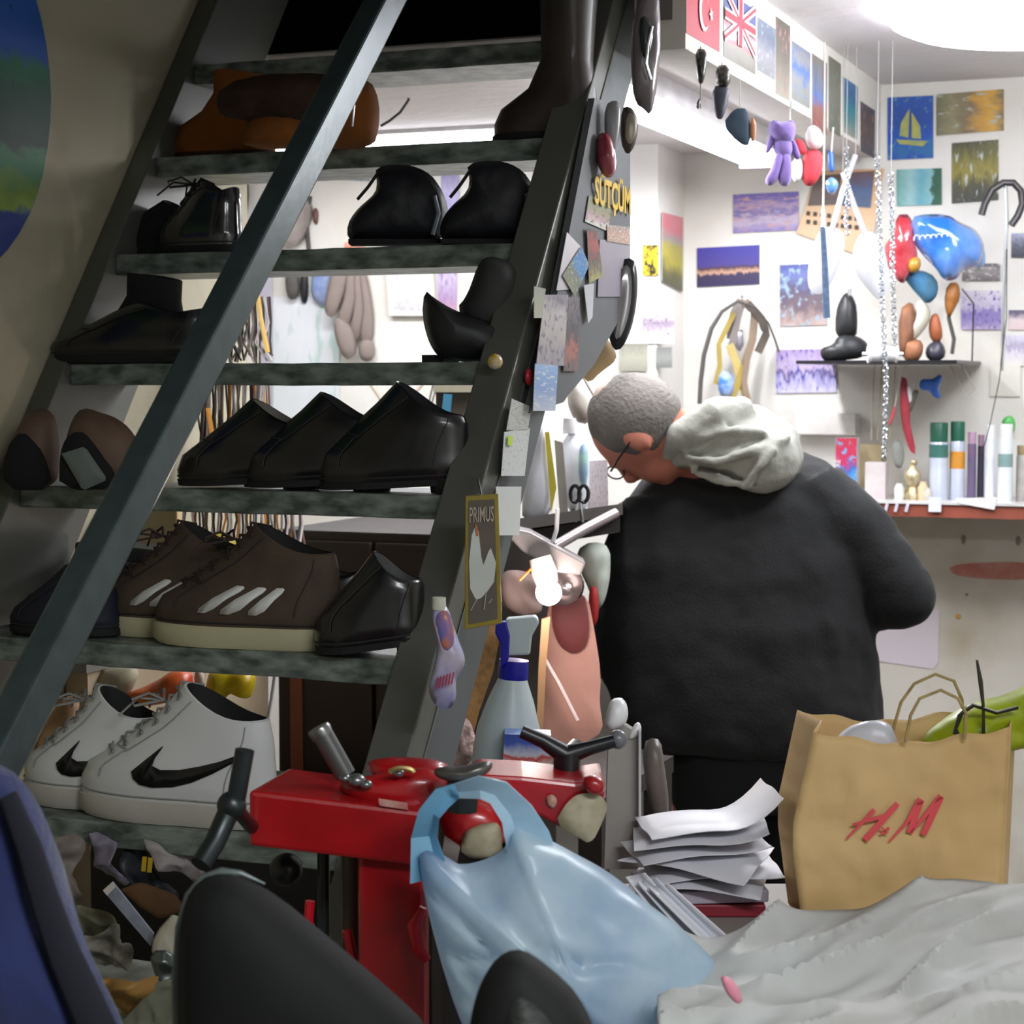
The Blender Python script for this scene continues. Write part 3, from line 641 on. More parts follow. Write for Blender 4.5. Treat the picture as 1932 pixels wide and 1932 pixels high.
for lab, a, b, yt, yb, st_, sp in (
    ('grey blue postcard on the beam right of the cross flag poster', 1430, 1461, 32, 132, [(0, '777b7c'), (.4, '8d8a93'), (.7, '5d6a80'), (1, '6e7a8c')], '9fa5ad'),
    ('brown grey postcard with a red dot, higher on the beam than its neighbours', 1464, 1489, 30, 176, [(0, '8a867a'), (.5, '6c675f'), (1, '5d5850')], 'b07b74'),
    ('postcard on the beam with a bright blue patch of sky', 1494, 1527, 76, 186, [(0, '7d7f7a'), (.4, '8b8f90'), (.6, '5673b0'), (.8, '8f9196'), (1, '7a7f88')], '5a7cc0'),
    ('postcard on the beam, blue above and red brown below', 1532, 1559, 100, 240, [(0, '7b4a4a'), (.3, '8d6358'), (.42, '5d78b5'), (.55, '6c7c9c'), (1, '7d7e76')], 'a05a55'),
    ('plain dark grey green postcard on the beam', 1563, 1585, 104, 246, [(0, '63665c'), (.5, '74766a'), (1, '6a6c60')], '868a80'),
    ('postcard on the beam, teal and deep blue sea', 1590, 1617, 144, 248, [(0, '9c9c93'), (.25, '5f8a8a'), (.5, '2c7f8c'), (.75, '2b5c95'), (1, '386a9a')], '3f8a90'),
    ('dark brown postcard with a warm streak in the corner by the beam', 1623, 1650, 190, 285, [(0, '4f4a4b'), (.5, '5f4d47'), (1, '4a4645')], 'a87a5c')):
    beam('postcard', lab, a, b, yt, yb, pic(st_, .22, (4, 3), a, sp, .63), group=GB)
card('postcard', 'dark grey card on the front end of the loft beam', 'postcard', [V((-1.055, 3.185, 2.22+.06)), V((-.99, 3.185, 2.28)), V((-.99, 3.185, 2.12)), V((-1.055, 3.185, 2.12))], pic([(0, '6f6b68'), (1, '7b7774')], .3, (2, 2), 31))
# round landscape picture on the left wall
t = thing('round_picture', 'round picture of green trees and blue sky on the left wall', 'picture', PU(-150, 150, ULFT))
cu = PU(-150, 130, ULFT); Rm = []
# visible rim: rightmost at px 82
e = PU(84, 140, ULFT); rad = e.y-cu.y; rz_ = (PU(-20, -260, ULFT).z-PU(-20, 360, ULFT).z)/2
mb = MB(); N_ = 48
ring0 = [V((ULFT+.012, cu.y+rad*math.cos(2*PI*j/N_), cu.z+.0+.33*math.sin(2*PI*j/N_)*1.0)) for j in range(N_)]
mb.add(ring0+[p-V((.011, 0, 0)) for p in ring0], [tuple(range(N_))]+[(j, (j+1) % N_, (j+1) % N_+N_, j+N_) for j in range(N_)])
mb.uv[0] = [(.5+.5*math.cos(2*PI*j/N_), .5+.5*math.sin(2*PI*j/N_)) for j in range(N_)]
print('round', cu, rad)
mb.build('print', pic([(0, '27408c'), (.2, '27408c'), (.215, '7a9a2a'), (.245, '6f8a24'), (.3, '2f7a48'), (.345, '2d744a'), (.37, '0f3826'), (.5, '17503a'), (.565, '217050'), (.6, '1f58b0'), (1, '1a62b8')], .06, (9, 9), 33, '0b2a20', .72, rough=.5), t, smooth=False)
MB().tube([p-V((.004, 0, 0)) for p in ring0], .004, 6, closed=True).build('rim', mat('rim_dark', '7a7f78', .4), t)

# ------------------------------------------------------------------ hanging row below the beam
def hang_line(px, y0, y1, u, m, r=.0012, amp=0):
    return [PU(px, y0+(y1-y0)*k/6, u)+V((0, amp*math.sin(k*2.1), 0)) for k in range(7)]
def Dd(u, px):
    r = ray(px, 300); return u/r.x*r.dot(FW)
M_chn = mat('chain_steel', 'c9ced2', .22, .9); M_blk2 = mat('black_plastic', '17181c', .35, scale=8, var=.2); M_cord = mat('pale_cord', 'cfcabf', .8)
def ph(px0, py0, px1, py1, D, r=.0012): return MB().tube([P(px0, py0, D), P((px0+px1)/2, (py0+py1)/2, D), P(px1, py1, D)], r, 6)
def trinket(name, label, cat, D, hang, parts, group=None):
    """hang=(x,y0,y1); parts: (part name, outline, thickness, material)"""
    t = thing(name, label, cat, P(hang[0], hang[1], D), group=group)
    ph(hang[0], hang[1], hang[0], hang[2], D).build('cord', M_cord, t)
    for pn, px, th, m in parts:
        MB().puff(px, D, th, th, n=24, rings=4).build(pn, m, t)
    return t
GK = 'trinkets hanging from the loft beam'
Db = Dd(-.95, 1320)
trinket('keyring', 'bunch of dark metal keyrings hanging below the red flag', 'keyring', Db, (1322, 88, 205), [('rings', [(1312, 92), (1334, 92), (1333, 130), (1326, 160), (1318, 160), (1313, 130)], .012, mat('pewter', '6a6a66', .35, .6, col2='2b2b2b', scale=120)), ('pendant', [(1313, 198), (1319, 186), (1322, 192), (1318, 206)], .004, mat('grey_metal', '8a8a8a', .4, .5))], GK)
Db = Dd(-.95, 1360)
trinket('key_fob', 'long tapering dark key fob hanging below the beam', 'key fob', Db, (1362, 118, 150), [('clasp', [(1350, 125), (1376, 122), (1378, 165), (1352, 165)], .012, MATS['pewter']), ('fob', [(1343, 162), (1376, 162), (1374, 190), (1364, 226), (1350, 222)], .01, mat('slate_fob', '4a4c5c', .5))], GK)
Db = Dd(-.95, 1395)
trinket('tag', 'dark square tag hanging cornerwise in front of the tube lamp', 'tag', Db, (1396, 150, 205), [('plate', [(1368, 236), (1390, 203), (1414, 208), (1416, 276), (1398, 272)], .004, mat('blue_slate', '3f5468', .5)), ('strap', [(1415, 222), (1426, 225), (1427, 262), (1416, 268)], .004, mat('peach_leather', 'c0896a', .6))], GK)
Db = Dd(-.95, 1475)
M_pur = mat('purple_plush', '7a64a4', .9, scale=30, var=.12, sheen=.3, bump=.2, bscale=60)
t = thing('plush_toy', 'purple plush toy with long dangling legs below the beam', 'soft toy', P(1475, 215, Db))
MB().puff([(1452, 228), (1466, 232), (1490, 228), (1502, 236), (1498, 262), (1490, 272), (1462, 268), (1450, 252)], Db, .035, .035, n=28).build('head', M_pur, t)
MB().puff([(1458, 262), (1494, 262), (1496, 290), (1480, 300), (1462, 292)], Db, .025, .025, n=24).build('body', M_pur, t)
for ex_ in (1462, 1492): MB().ell(P(ex_, 234, Db-.01), .008, nu=10, nv=8).build('ear', M_pur, t)
for q in ([(1464, 285), (1480, 288), (1470, 325), (1462, 350), (1446, 350), (1443, 340), (1455, 318)], [(1474, 288), (1490, 285), (1494, 320), (1490, 350), (1474, 352), (1468, 335), (1474, 310)]):
    MB().puff(q, Db-.01, .016, .016, n=24).build('leg', M_pur, t)
for q in ([(1452, 250), (1462, 252), (1455, 280), (1445, 290), (1444, 280)], [(1492, 262), (1500, 266), (1510, 295), (1503, 302), (1494, 290)]):
    MB().puff(q, Db, .01, .01, n=20).build('arm', M_pur, t)
MB().tube(hang_line(1492, 190, 232, -.955, None), .002, 6).build('cord', M_chn, t)
Db = Dd(-.95, 1530)
M_red = mat('red_plush', 'c23a44', .8, scale=12, var=.15); M_wp = mat('white_plush', 'dcdada', .8, scale=20, var=.06)
t = thing('plush_toy', 'small red and white hanging toy right of the purple one', 'soft toy', P(1530, 245, Db))
MB().puff([(1518, 288), (1536, 282), (1552, 290), (1553, 318), (1538, 350), (1520, 352), (1512, 330)], Db, .025, .025, n=26).build('body', M_red, t)
MB().puff([(1520, 245), (1535, 236), (1552, 250), (1553, 275), (1535, 283), (1520, 272)], Db, .022, .022, n=24).build('head', M_wp, t)
MB().puff([(1495, 300), (1515, 298), (1516, 335), (1500, 345), (1492, 325)], Db, .015, .015, n=20).build('arm', M_wp, t)
MB().puff([(1500, 262), (1512, 262), (1522, 275), (1522, 292), (1506, 290)], Db-.01, .01, .01, n=20).build('ear', M_red, t)
Db = Dd(-.93, 1568)
t = thing('pendant', 'clear blue glass drop pendant on a cord beside the plush toys', 'pendant', P(1568, 240, Db))
MB().tube([P(1572, 240, Db), P(1568, 290, Db), P(1568, 318, Db)], .002, 6).build('cord', M_cord, t)
MB().puff([(1562, 283), (1572, 283), (1574, 325), (1564, 325)], Db, .004, .004, n=16).build('clasp', mat('blue_enamel', '2f63b8', .3), t)
MB().puff([(1558, 342), (1570, 334), (1582, 345), (1578, 360), (1568, 366), (1559, 358)], Db, .014, .014, n=20).build('drop', mat('blue_glass', '6fa4dc', .08, coat=1, col2='4a7fd0'), t)
# white shoe horns, crossed handles
M_wpl = mat('white_plastic', 'd3d4d8', .3, scale=5, var=.03, trans=.35)
Ds = 4.35
for lab, hand, blade in (('white plastic long shoe horn leaning right, handle crossing the other', [(1614, 292), (1590, 360), (1568, 440)], [(1548, 432), (1572, 428), (1594, 440), (1592, 480), (1572, 530), (1552, 556), (1530, 552), (1524, 530), (1528, 480)]), ('white plastic long shoe horn leaning left, beside the chains', [(1590, 325), (1612, 390), (1634, 445)], [(1622, 440), (1642, 436), (1662, 450), (1676, 500), (1678, 545), (1660, 566), (1640, 545), (1612, 510), (1608, 476)])):
    t = thing('shoe_horn', lab, 'shoe horn', P(hand[0][0], hand[0][1], Ds), group='long white shoe horns hanging on the back wall')
    MB().tube([P(x, y, Ds) for x, y in hand], .0065, 8).build('handle', M_wpl, t)
    MB().puff(blade, Ds, .012, -.006, n=32).build('blade', M_wpl, t)
# slim blue grey rod with a white top
t = thing('hanging_strap', 'slim white cord ending in a blue grey tassel, in front of the left shoe horn', 'strap', P(1557, 100, 4.2))
MB().tube([P(1556, 80, 4.2), P(1555, 250, 4.2), P(1553, 400, 4.2)], .0022, 6).build('cord', M_cord, t)
MB().tube([P(1553, 395, 4.2), P(1553, 430, 4.2)], [.004, .0055], 8).build('sleeve', M_enam, t)
MB().tube([P(1552, 428, 4.2), P(1556, 500, 4.2), P(1560, 600, 4.2)], [.006, .007, .008], 8).build('tassel', mat('tassel_blue', '40526a', .9, scale=80, var=.3), t)
# chains
def chain_px(path, D, pitch=.0068, r=.0056):
    pts = [P(x, y, D) for x, y in path]; mb = MB(); L = [0]
    for i in range(len(pts)-1): L.append(L[-1]+(pts[i+1]-pts[i]).length)
    n = int(L[-1]/pitch); k = 0
    for j in range(n):
        t_ = L[-1]*j/n
        while L[k+1] < t_: k += 1
        f = (t_-L[k])/(L[k+1]-L[k]); c = pts[k]*(1-f)+pts[k+1]*f
        ax = RX if j % 2 == 0 else (RX+FW).normalized()*1
        ax = RX*math.cos(j*1.1)+FW*math.sin(j*1.1)
        lk = [c+ax*r*math.cos(a)+UZ*r*.95*math.sin(a) for a in [2*PI*q/7 for q in range(7)]]
        mb.tube(lk, .0016, 4, closed=True)
    return mb
Dc = 4.25
t = thing('hanging_chain', 'long silver chain reaching down to the shelf, left strand of the two', 'chain', P(1655, 300, Dc), group='silver chains in front of the back wall')
chain_px([(1655, 300), (1660, 440), (1664, 560), (1672, 720), (1668, 870)], Dc).build('links', M_chn, t)
t = thing('hanging_chain', 'silver chain ending above the white roll, right strand', 'chain', P(1682, 330, Dc), group='silver chains in front of the back wall')
chain_px([(1681, 330), (1684, 500), (1688, 655)], Dc).build('links', M_chn, t)
t = thing('hanging_chain', 'short fine silver chain between the crossed shoe horns', 'chain', P(1597, 360, Dc+.05), group='silver chains in front of the back wall')
chain_px([(1597, 280), (1600, 360), (1596, 420), (1600, 445)], Dc+.05, .006, .0045).build('links', M_chn, t)
t = thing('thread_roll', 'white roll on a bar hanging at the end of the chain', 'roll', P(1665, 670, Dc+.02))
c = P(1665, 668, Dc+.02)
MB().lathe([(.02, -.033), (.021, -.03), (.016, -.026), (.016, .026), (.02, .03), (.019, .033)], c, frame_to(RX), n=20).build('roll', M_enam, t)
MB().tube([c-RX*.045, c+RX*.045], .005, 8).build('bar', M_chn, t)
# umbrella with hook handle
for q in ((1655, 302, Dc), (1681, 332, Dc), (1597, 282, Dc+.05), (1614, 294, Ds), (1590, 327, Ds)):
    p = P(*q); one(MB().tube([p, V((p.x, p.y, 2.249))], .0009, 5), 'hanging_thread', mat('thread_grey', 'a8a6a2', .7), 'thin grey thread from the ceiling holding the %s' % {1655: 'long left chain', 1681: 'right chain with the roll', 1597: 'short fine chain', 1614: 'right leaning shoe horn', 1590: 'left leaning shoe horn'}[q[0]], 'thread')
Du = 4.5
t = thing('umbrella', 'umbrella with dark hooked handle hanging at the right edge', 'umbrella', P(1905, 345, Du))
MB().tube([P(x, y, Du) for x, y in ((1852, 405), (1858, 385), (1872, 358), (1893, 345), (1912, 345), (1926, 360), (1929, 385), (1920, 408), (1908, 425))], .0085, 10).build('handle', mat('handle_black', '2e2b2c', .4), t)
MB().tube([P(1897, 345, Du), P(1900, 420, Du), P(1895, 540, Du), P(1890, 700, Du)], .004, 8).build('shaft', M_chn, t)
MB().tube([P(1900, 470, Du-.01), P(1899, 600, Du-.01), P(1885, 720, Du-.01), P(1868, 800, Du-.01), P(1852, 860, Du-.01)], .0012, 6).build('wire', M_blk2, t)
# foil balloons
Dl = 4.62
M_bb_ = mat('balloon_blue', '1e6fd0', .15, coat=1, scale=9, col2='7fa6e6'); M_br_ = mat('balloon_red', 'b5202e', .18, coat=1, scale=9, col2='d46a72')
b1 = one(MB().puff([(1718, 410), (1745, 404), (1785, 404), (1812, 420), (1842, 432), (1858, 470), (1852, 500), (1818, 505), (1805, 528), (1780, 530), (1765, 505), (1740, 480), (1722, 455)], Dl, .05, .04, wr=.012, wf=22, n=48, smooth=1), 'foil_balloon', M_bb_, 'shiny blue foil balloon with white script on the back wall', 'balloon')
mb = MB(); pts = []
for k in range(40):
    x = 1722+k*1.75; y = 449-k*.15+4.5*math.sin(k*1.05)*(1.3 if k < 8 else .8)
    pts.append(P(x+2.5*math.cos(k*1.05), y, Dl-.052-.0*k))
mb.tube(pts, .0012, 5); mb.build('script_writing', M_enam, b1)
one(MB().puff([(1690, 405), (1718, 404), (1722, 450), (1732, 480), (1725, 500), (1715, 520), (1700, 535), (1680, 510), (1668, 478), (1672, 455), (1688, 445)], Dl+.02, .035, .03, wr=.01, wf=22, n=40, smooth=1), 'foil_balloon', M_br_, 'shiny red foil balloon left of the blue one', 'balloon')
one(MB().puff([(1840, 455), (1858, 470), (1860, 500), (1845, 505), (1832, 490)], Dl+.03, .02, .02, n=24), 'foil_balloon', mat('balloon_pale', '7fb0e8', .2, coat=1), 'small pale blue balloon lobe at the right of the large one', 'balloon')
one(MB().puff([(1715, 488), (1735, 484), (1738, 505), (1722, 515), (1712, 505)], Dl, .02, .02, n=20), 'foil_balloon', mat('balloon_gold', 'b98834', .3), 'small ochre balloon end below the red one', 'balloon')
# black wall rack with leather goods
rz0 = PV(1680, 682, 4.78).z
t = thing('wall_rack', 'narrow black wall rack below the foil balloons', 'rack', PV(1760, 680, 4.85))
a, b = PV(1555, 668, 4.80), PV(1842, 668, 4.80)
MB().span((a.x, 4.5, rz0-.008), (b.x, 4.885, rz0)).build('board', M_blk2, t, smooth=False)
for x in (1838,):
    MB().tube([V((b.x-.004, 4.76, rz0)), V((b.x-.004, 4.77, rz0+.14)), PV(1815, 545, 4.86)], .002, 6).build('arm', M_blk2, t)
Dr = P(0, 0, 1) and 4.66
for lab, q, m, th in (
    ('brown leather scrap leaning behind the other leather pieces', [(1695, 590), (1720, 570), (1728, 600), (1725, 640), (1712, 665), (1696, 675)], mat('leather_rust', '8a5a3c', .6, col2='5f4032'), .02),
    ('tan leather sandal upper standing on the black rack', [(1700, 645), (1722, 640), (1742, 645), (1738, 678), (1712, 684), (1702, 668)], mat('leather_tan', 'a9724e', .55, col2='8a5a3e'), .025),
    ('orange brown leather strip upright below the blue balloon', [(1788, 535), (1808, 532), (1812, 560), (1800, 582), (1790, 600), (1782, 570)], mat('leather_orange', 'a86a26', .5, col2='7d4a1c'), .012),
    ('rust brown small figure standing on the black rack', [(1755, 600), (1768, 590), (1776, 615), (1778, 640), (1764, 648), (1752, 630)], mat('figure_rust', 'a05a38', .6), .015),
    ('dark round object with a sheen at the end of the rack', [(1748, 655), (1770, 642), (1784, 660), (1780, 678), (1758, 682), (1746, 672)], mat('dark_round', '3a3842', .35), .02),
    ('white carved figure on the black rack between leather pieces', [(1734, 565), (1750, 575), (1756, 600), (1742, 625), (1722, 645), (1708, 642), (1712, 620), (1728, 600), (1726, 580)], mat('bone_white', 'd4d2c4', .5, col2='b3b09c'), .02),
    ('teal cloth piece hanging below the balloons', [(1705, 520), (1738, 510), (1768, 525), (1770, 555), (1752, 572), (1738, 560), (1720, 540)], mat('teal_cloth', '3f7fae', .8, col2='4a6a70'), .02)):
    one(MB().puff(q, Dr, th, th, n=26, wr=.004, wf=40, seed=len(lab)), 'leather_piece' if 'leather' in lab else ('figurine' if 'figure' in lab else 'trinket'), m, lab, 'leather piece' if 'leather' in lab else ('figurine' if 'figure' in lab else 'trinket'))
one(MB().tube([PV(1795, 560, 4.82), PV(1790, 600, 4.82), PV(1800, 640, 4.82), PV(1796, 668, 4.82)], .005, 8), 'wire_figure', mat('wire_dark', '4a4a48', .5), 'thin dark curved wire on the right of the rack', 'wire')
# black shoemaker's last press / stand figure
t = thing('shoe_last_stand', 'black cast stand with a tall body on the wall rack', 'stand', P(1598, 690, 4.62))
Mi = mat('cast_black', '2e2f30', .45, .4, scale=15, var=.2)
MB().puff([(1588, 560), (1600, 552), (1614, 568), (1618, 600), (1616, 640), (1576, 640), (1576, 590)], 4.62, .03, .03, n=28, smooth=1).build('body', Mi, t)
MB().tube([P(1603, 545, 4.62), P(1603, 566, 4.62)], .004, 8).build('hook', M_chn, t)
MB().puff([(1548, 655), (1572, 650), (1580, 632), (1618, 632), (1640, 650), (1638, 672), (1560, 682), (1548, 672)], 4.6, .03, .03, n=30, smooth=1).build('base', Mi, t)
# small tools hanging under the rack
GT = 'tools hanging under the black rack'
def hangtool(label, name, q, m, D=4.6, th=.006, cord=None, cat='tool'):
    mb = MB().puff(q, D, th, th, n=24, smooth=1)
    o = one(mb, name, m, label, cat, GT)
    if cord: MB().tube([P(x, y, D) for x, y in cord], .0012, 6).build('cord', M_cord, o)
hangtool('long red leather strap hanging under the black rack', 'red_strap', [(1698, 712), (1710, 708), (1716, 760), (1716, 800), (1728, 850), (1722, 860), (1708, 830), (1698, 780)], mat('strap_red', 'b03a48', .6, col2='8a2a36'), cord=[(1704, 682), (1704, 712)], cat='strap')
hangtool('thin red strap left of the long red one', 'red_strap', [(1684, 770), (1690, 765), (1684, 795), (1676, 805)], mat('strap_red2', 'b84a50', .6), cord=[(1700, 700), (1688, 768)], cat='strap')
hangtool('white tag beside the long red strap', 'paper_tag', [(1710, 725), (1718, 728), (1722, 760), (1716, 766), (1710, 745)], M_enam, cord=[(1708, 684), (1713, 728)], cat='tag')
hangtool('bright blue rubber toy hanging under the rack', 'rubber_toy', [(1738, 716), (1760, 718), (1772, 706), (1778, 714), (1768, 735), (1776, 752), (1762, 752), (1752, 736), (1740, 738), (1734, 730)], mat('toy_blue', '3f74d8', .5), th=.012, cord=[(1765, 682), (1766, 712)], cat='toy')
hangtool('dark folding tool hanging behind the red strap', 'pliers', [(1722, 735), (1734, 735), (1728, 755), (1718, 780), (1712, 775)], mat('dark_olive', '5c5c50', .5), cord=[(1735, 684), (1728, 738)])
for x0, x1 in ((1790, 1815), (1812, 1840)):
    one(MB().tube([P(x0, 686, 4.62), P(x0+12, 705, 4.62), P(x1, 735, 4.62), P(x0+16, 745, 4.62)], .0014, 6), 'wire_hook', mat('wire_grey', 'a8a49c', .5, .4), 'thin bent wire hanging under the rack, %s' % ('nearer the blue toy' if x0 == 1790 else 'nearer the umbrella'), 'wire', GT)
for k, x in enumerate((1650, 1664, 1690)):
    one(MB().tube([P(x, 690, 4.66), P(x-4, 760, 4.66), P(x-6-k*3, 830, 4.66)], .0045, 6, flat=.4), 'lace_strip', mat('lace_beige', 'b5ac9c', .8, scale=60, var=.15), ['beige strip left of the chain', 'beige strip right behind the chain', 'beige strip between the chain and the red strap'][k]+' below the rack', 'strap', GT)
# belts hanging in an arch of black hose
Dbt = 4.9
t = thing('belt_bundle', 'bundle of grey and ochre leather belts hanging on the back wall', 'belts', P(1400, 566, Dbt))
for k, (q, w_, m) in enumerate((([(1398, 566), (1385, 590), (1378, 640)], .013, mat('belt_grey', '77706b', .6, var=.08)),
    ([(1402, 566), (1392, 600), (1384, 640), (1378, 655)], .011, MATS['belt_grey']),
    ([(1405, 568), (1424, 590), (1420, 640), (1404, 690)], .0125, mat('belt_brown', '7d6c5a', .6, var=.1)),
    ([(1410, 572), (1436, 600), (1446, 630), (1430, 665)], .013, mat('belt_dark', '5c5045', .6, col2='3a342e')),
    ([(1385, 590), (1368, 625), (1356, 650), (1358, 690), (1350, 725)], .008, mat('belt_ochre', '94803a', .6, var=.1)),
    ([(1376, 650), (1388, 680), (1398, 715), (1410, 755)], .013, mat('belt_yellow', 'a8975a', .6, var=.1)),
    ([(1404, 690), (1392, 725), (1374, 765)], .011, MATS['belt_ochre']),
    ([(1412, 660), (1404, 720), (1412, 765)], .009, MATS['belt_brown']))):
    pts = [P(x, y, Dbt-.006*k) for x, y in q]; fine = []
    for a_, b_ in zip(pts, pts[1:]): fine += [a_*(1-f)+b_*f for f in (0, .33, .66)]
    fine.append(pts[-1]); mb = MB(); rg = []
    for a_, b_ in zip(fine, fine[1:]+[fine[-1]*2-fine[-2]]):
        sd = (b_-a_).normalized().cross(FW).normalized()*w_*.8; rg.append([a_-sd-FW*.0015, a_+sd-FW*.0015, a_+sd+FW*.0015, a_-sd+FW*.0015])
    mb.loft(rg); mb.build('belt', m, t, smooth=False)
MB().tube([P(1400, 560, 4.88), PV(1400, 556, 4.893)], .003, 8).build('nail', M_chn, t)
MB().puff([(1386, 625), (1402, 622), (1404, 650), (1396, 664), (1386, 655)], Dbt, .008, .01, n=20, smooth=0).build('foil_packet', mat('foil', 'a9a5ae', .25, .7), t)
one(MB().puff([(1354, 712), (1368, 700), (1386, 715), (1384, 745), (1370, 752), (1356, 742)], Dbt-.03, .02, .02, n=24), 'blue_packet', mat('packet_blue', '3d74c8', .3, col2='b8c6e0', scale=30), 'round blue and white packet hanging among the belts', 'packet')
one(MB().tube([P(x, y, 4.85) for x, y in ((1320, 762), (1322, 720), (1328, 670), (1342, 620), (1362, 588), (1392, 568), (1425, 580), (1450, 610), (1462, 640), (1470, 665))], [.006, .006, .006, .006, .005, .004, .003, .003, .003, .003], 8), 'black_hose', mat('hose_black', '45423f', .5), 'black hose arching over the hanging belts', 'hose')
one(MB().tube([P(1498, 745, 5.0), P(1501, 790, 5.0)], .003, 6), 'short_cable', M_blk2, 'short black cable end below the violet postcard', 'cable')
# ------------------------------------------------------------------ shelf on the back wall
zs = PV(1750, 942, 4.7).z
t = thing('wall_shelf', 'white topped wall shelf with red brown front edge', 'shelf', (-.8, 4.7, zs))
x0, x1 = PV(1500, 940, 4.62).x, PV(1960, 940, 4.62).x+.1
MB().span((x0, 4.6, zs-.006), (x1, 4.89, zs)).build('board', mat('shelf_white', 'cfccca', .25), t, smooth=False)
MB().span((x0, 4.605, zs-.037), (x1, 4.62, zs-.0065)).build('front_edge', mat('edge_red', '9a5344', .35, col2='7d4636', scale=8, coat=.4), t, smooth=False)
for k, x in enumerate((1672, 1691, 1711)):
    p = PV(x, 958, 4.60); one(MB().box(p, (.007, .003, .02), rotm(0, .25, 0)), 'price_tag', mat('tag_lilac', 'c9c3d6', .5), ['leftmost', 'middle', 'rightmost'][k]+' of the small pale tags on the red shelf edge', 'tag', 'small tags on the shelf edge')
p = PV(1764, 952, 4.598); one(MB().box(p, (.03, .003, .035)), 'price_tag', mat('tag_pale', 'd6d8ee', .3), 'larger pale tag on the shelf edge below the spray cans', 'tag')  # plain pale tag, no emission
one(MB().prism([PV(a, b, 4.598) for a, b in ((1802, 940), (1882, 938), (1876, 962), (1810, 950))], (0, 1, 0), .002), 'paper_strip', mat('paper_white', 'd8d5d2', .6), 'loose white paper strip on the shelf edge right of the tags', 'paper', smooth=False)
# shelf goods
def can(label, pl, pr, yt, mb_, mc, v=4.68, cap=.17, grp=None, split=None):
    a, b = PV(pl, yt, v), PV(pr, yt, v); r = (b.x-a.x)/2; c = V(((a.x+b.x)/2, v, zs)); H = a.z-zs
    t = thing('spray_can', label, 'spray can', c, group=grp)
    MB().lathe([(r, 0), (r, H*(1-cap)-.004), (r*.9, H*(1-cap))], c).build('body', mb_, t)
    MB().lathe([(r*.92, H*(1-cap)), (r*.95, H-.003), (r*.88, H)], c).build('cap', mc, t)
    if split: MB().lathe([(r*1.01, H*split[0]), (r*1.01, H*split[1])], c, cap=(False, False)).build('label', split[2], t)
M_gcap = mat('cap_green', '1f5c48', .4); M_canw = mat('can_white', 'c3cad8', .25, .2, scale=20, var=.08)
can('white spray can with dark green cap, left of the two', 1754, 1790, 797, M_canw, M_gcap, cap=.25, grp='green capped spray cans', split=(.55, .72, mat('band_green', '3c6b62', .4)))
can('green capped spray can with an orange label, right of the two', 1793, 1822, 795, M_canw, M_gcap, v=4.7, cap=.25, grp='green capped spray cans', split=(.4, .62, mat('label_orange', 'c98a35', .4)))
can('purple tube standing beside the green capped spray cans', 1826, 1843, 815, mat('tube_purple', '6f5878', .4, col2='4d5570'), mat('cap_pink', 'b08fa6', .4), v=4.7)
can('dark plum tube right of the purple one', 1845, 1858, 820, mat('tube_plum', '3f3348', .4, col2='3a4258'), mat('cap_pink2', 'a08098', .4), v=4.72)
can('slim white spray tube in front of the dark tubes', 1860, 1878, 802, mat('tube_white', 'd6d8e4', .3), M_enam, v=4.68)
can('wide white bottle at the right end of the shelf', 1884, 1912, 800, mat('bottle_white', 'd5dcde', .3, scale=20, var=.05), M_enam, v=4.67, split=(.45, .62, mat('label_greygreen', '7f9a98', .5)))
can('clear grey bottle cut by the right frame edge', 1918, 1946, 840, mat('bottle_grey', 'a5a29c', .3, scale=40, var=.15), mat('cap_olive', '8a7a58', .4), v=4.7)
one(MB().puff([(1890, 800), (1895, 788), (1908, 784), (1916, 795), (1914, 815), (1905, 812), (1903, 800)], 4.75, .01, .01, n=24), 'green_ribbon', mat('ribbon_green', '59b85e', .4), 'bright green ribbon curl above the wide white bottle', 'ribbon')
def sbox(label, pl, pr, yt, v, m, d=.04, name='box', cat='box'):
    a, b = PV(pl, yt, v), PV(pr, yt, v); return one(MB().span((a.x, v, zs), (b.x, v+d, a.z)), name, m, label, cat, smooth=False, bevel=.001)
M_boxw = mat('box_white', 'd2cac8', .5, scale=14, col2='c0b4b6')
sbox('white carton box on the shelf beside the chain end', 1632, 1671, 872, 4.66, M_boxw)
sbox('beige lidded tin behind the white carton', 1622, 1664, 838, 4.76, mat('tin_beige', 'b3a27f', .5), d=.06, name='tin', cat='tin')
a, b = PV(1577, 826, 4.68), PV(1617, 826, 4.68)
o = one(MB().span((a.x, 4.68, zs), (b.x, 4.71, a.z)), 'colourful_box', pic([(0, 'd9dbe2')], 0), 'red and blue printed cardboard box next to the shoulder', 'box', smooth=False)
bmat = pic([(0, 'd0d2da'), (.25, '5a9ad0'), (.45, '3566b8'), (.6, 'c43a66'), (1, 'cf3e52')], .35, (2, 3), 40, '6fb0dc', .6)
card('print', '', '', [V((a.x, 4.6795, a.z)), V((b.x, 4.6795, a.z)), V((b.x, 4.6795, zs+.002)), V((a.x, 4.6795, zs+.002))], bmat, .0006, parent=o)
text3('CARE', 'lettering', M_enam, V((a.x+.012, 4.6785, zs+.055)), (0, 0, 1), (-1, 0, 0), .016, o)
M_brass = mat('brass_old', '9d8c60', .4, .5, scale=50, col2='d6cdb0')
t = thing('figurine', 'small brass ornament on the shelf in front of the red strap', 'figurine', (PV(1722, 900, 4.68).x, 4.68, zs))
c = V((PV(1722, 900, 4.68).x, 4.68, zs))
MB().lathe([(.022, 0), (.024, .01), (.014, .03), (.022, .05), (.02, .065), (.008, .08), (.004, .09)], c, n=16).build('body', M_brass, t)
MB().ell(c+V((.002, 0, .09)), .009, nu=10, nv=8).build('finial', M_brass, t)
